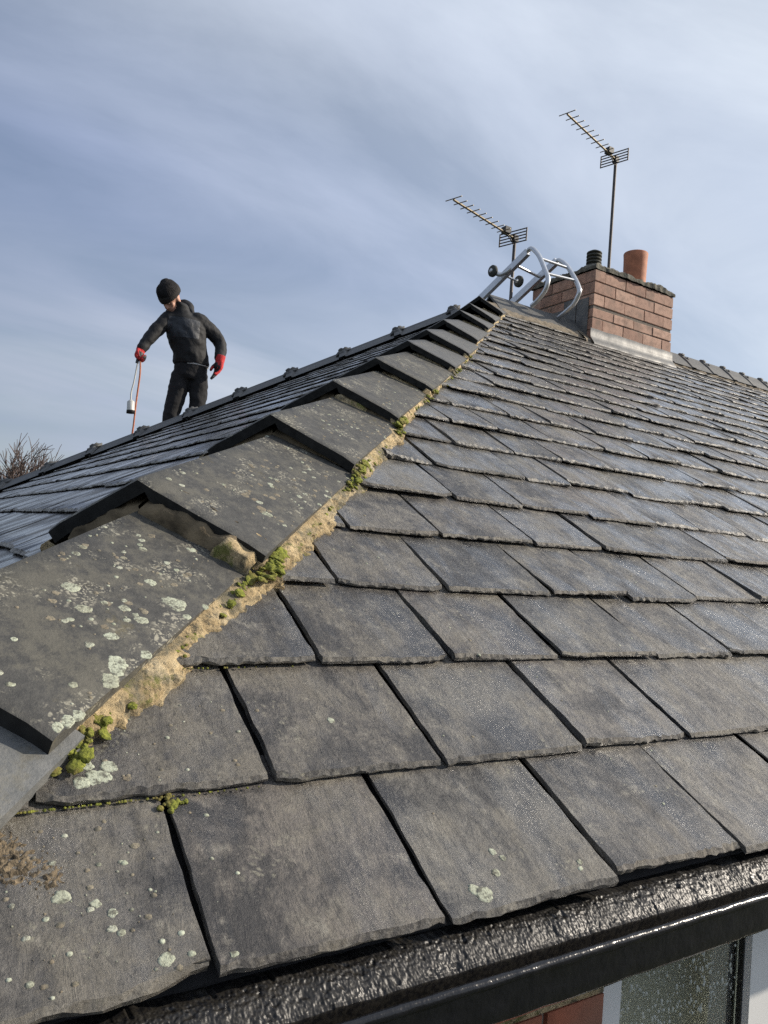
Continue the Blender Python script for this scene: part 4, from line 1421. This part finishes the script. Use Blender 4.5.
hoodp = [V((-.225, .0, 1.46)), V((-.175, .055, 1.54)), V((-.105, .05, 1.565)), V((-.050, .01, 1.53)), V((-.02, -.04, 1.455))]
limb(Hd, hoodp, [.030, .044, .052, .048, .028])
fuse(Hd, 'hood', [MJACK], .008, 4, wr=folds)
# trousers
T = MB()
loft(T, [ring(V((x, y, z)), EX, EY, a, b) for x, y, z, a, b in ((0.016, .02, 1.06, .135, .11), (0.014, .02, .98, .150, .118), (0.014, .02, .91, .155, .12), (0.014, .02, .875, .13, .105))])
limb(T, [hipR + V((0, 0, .03)), V((-.092, -.005, .72)), knR, V((-.135, .01, .28)), anR], [.094, .085, .072, .064, .056])
limb(T, [hipL + V((0, 0, .03)), V((.100, -.005, .72)), knL, V((.098, .02, .30)), anL], [.090, .080, .069, .062, .056])
fuse(T, 'trousers', [MTROU], .009, 4, wr=folds)
mb = MB(); loft(mb, [ring(V((0.03, .015, z)), EX, EY, .139, .112) for z in (1.008, 1.04)]); mb.build('shirt_hem', MSHIRT, person, k=1.0)
# beanie
Bn = MB()
ell(Bn, hp(-.020, 0, .070), (Fd*.118, Sd*.104, Ud*.108), 28, 18)
ell(Bn, hp(-.045, .01, .150), (Fd*.055, Sd*.045, Ud*.035), 16, 10)
def rib(c):
    d = c - HC; a = math.atan2(d.dot(Sd), d.dot(Fd))
    return 0.003*math.sin(a*34) + 0.007*nz(c.x*20, c.y*20, c.z*20)
bn = fuse(Bn, 'beanie', [MWOOL], .007, 3, wr=rib)
# cut the hat open below the brow line
b = bmesh.new(); b.from_mesh(bn.data)
bmesh.ops.bisect_plane(b, geom=b.verts[:]+b.edges[:]+b.faces[:], plane_co=hp(0, 0, .022), plane_no=Ud + Fd*0.12, clear_inner=True)
b.to_mesh(bn.data); b.free()
Cf = MB()
for (u0, k0), (u1, k1) in zip(((.020, 1.02), (.022, 1.09), (.040, 1.12), (.066, 1.11), (.080, 1.03)), ((.022, 1.09), (.040, 1.12), (.066, 1.11), (.080, 1.03), (.070, .97))):
    n = 48
    rg = []
    for u, k in ((u0, k0), (u1, k1)):
        rg.append([hp(-.020 + math.cos(2*math.pi*q/n)*.112*k, math.sin(2*math.pi*q/n)*.097*k, u - math.cos(2*math.pi*q/n)*.012 + .002*math.sin(q*2.1)) for q in range(n)])
    Cf.add(rg[0]+rg[1], [(q, (q+1) % n, n+(q+1) % n, n+q) for q in range(n)], True)
o = Cf.build('beanie_cuff', MWOOL2, None, k=1.0); o.parent = person
# gloves: palm, four fingers of different lengths, thumb
def glove(wr, palm_dir, across, curl, close, seed, sz=1.0):
    """palm_dir: wrist to knuckles; across: index-to-little direction; curl: direction the fingers bend"""
    pd, ac, cu = V(palm_dir).normalized(), V(across).normalized(), V(curl).normalized()
    gm = MB()
    wr = V(wr)
    tube(gm, [wr - pd*.035, wr + pd*.012], [.040, .037], 14)                 # cuff
    limb(gm, [wr, wr + pd*.05], [.034, .036], 12, 3)
    for k, off in enumerate((-.030, -.010, .010, .029)):
        base = wr + pd*.075 + ac*off
        limb(gm, [wr + pd*.025 + ac*off*.75, base], [.021, .015], 10, 3)
        L = (.038, .043, .040, .032)[k]
        a = close[k]
        d = pd.copy(); p = base.copy(); pts = [p.copy()]
        for j, bend in enumerate((a, a*1.15, a*0.8)):
            d = (Matrix.Rotation(bend, 3, pd.cross(cu).normalized()) @ d)
            p = p + d*L*(1.0, .72, .58)[j]; pts.append(p.copy())
        limb(gm, pts, [.0125, .0115, .0105, .0092], 8, 3)
    tb = wr + pd*.025 - ac*.032
    limb(gm, [tb, tb + (pd*.55 - ac*.5 + cu*.35).normalized()*.040, tb + (pd*.85 - ac*.25 + cu*.55).normalized()*.072], [.017, .014, .011], 8, 3)
    gm.v = [tuple(wr + (V(v)-wr)*sz) for v in gm.v]
    o = fuse(gm, 'glove', [MRED, MPALM], .0042, 2)
    for pl in o.data.polygons:
        c = (pl.center - wr)/sz
        if c.dot(pd) > .135 or (pl.normal.dot(cu) > .75 and c.dot(pd) > .03):
            pl.material_index = 1
    return o
gripR = wrR + V((-.018, -.025, -.085))
glove(wrR, (-.22, -.25, -.94), (.35, .85, -.25), (.75, -.45, -.1), (.95, 1.0, 1.05, 1.1), 1, 1.08)
glove(wrL, (-.10, -.08, -1), (.55, -.82, .0), (-.70, -.5, -.1), (.18, .22, .28, .36), 2, 1.16)
# boots
for an, nm in ((anR, 0), (anL, 1)):
    bt = MB()
    slope = TA*0.957
    limb(bt, [an + V((0, 0, .05)), an + V((0, .0, -.03))], [.052, .050], 12, 3)
    ell(bt, an + V((-.01, -.06, -.045 + .03)), (EX*.048, (EY*.115 - EZ*.115*-.0 + EZ*-.0), EZ*.042), 14, 10)
    ell(bt, an + V((0, .03, -.055)), (EX*.043, EY*.05, EZ*.04), 14, 10)
    fuse(bt, 'boot', [MPALM], .008, 3)

# the torch he holds: lance, pale burner bell and orange hose
tl = person.matrix_basis.copy()
torch = empty('gas_torch', PB*G, -AZP)
tag(torch, 'roofing gas torch with pale burner bell and orange hose held in the red glove', 'torch')
hand = wrR + V((-.012, -.045, -.085))
mb = MB(); tube(mb, [hand + V((-.008, 0, -.045)), hand + V((.006, 0, .055))], [.014, .015], 10); o = mb.build('handle', MPLAS, torch, k=1.0)
mb = MB(); tube(mb, smoothpath([hand + V((.004, 0, .02)), hand + V((-.006, 0, -.08)), V((-.448, -.215, .76)), V((-.462, -.215, .67)), V((-.460, -.215, .60))], 5), .0062, 8); o = mb.build('lance', MBELL, torch, k=1.0)
mb = MB(); lathe(mb, V((-.459, -.215, .605)), [(.008, 0), (.022, -.012), (.031, -.02), (.032, -.085), (.034, -.092)], 20, axis=(-.06, 0, 1)); o = mb.build('burner_bell', MBELL, torch, k=1.0)
mb = MB(); lathe(mb, V((-.459, -.215, .605)), [(.034, -.092), (.036, -.12), (.030, -.12), (.028, -.06), (0, -.06)], 20, axis=(-.06, 0, 1)); o2 = mb.build('burner_rim', MPLAS, o, k=1.0)
zg = lambda x, y: -TA*(-math.sin(AZP)*x + math.cos(AZP)*y)
mb = MB(); tube(mb, smoothpath([hand + V((.014, 0, .01)), V((-.405, -.21, .84)), V((-.415, -.2, .6)), V((-.420, -.19, .40)), V((-.425, -.16, .26)), V((-.41, -.05, zg(-.41, -.05)+.03)), V((-.3, .2, zg(-.3, .2)+.035)), V((.1, .5, zg(.1, .5)+.035))], 6), .0075, 8); mb.build('hose', MHOSE, torch, k=1.0)
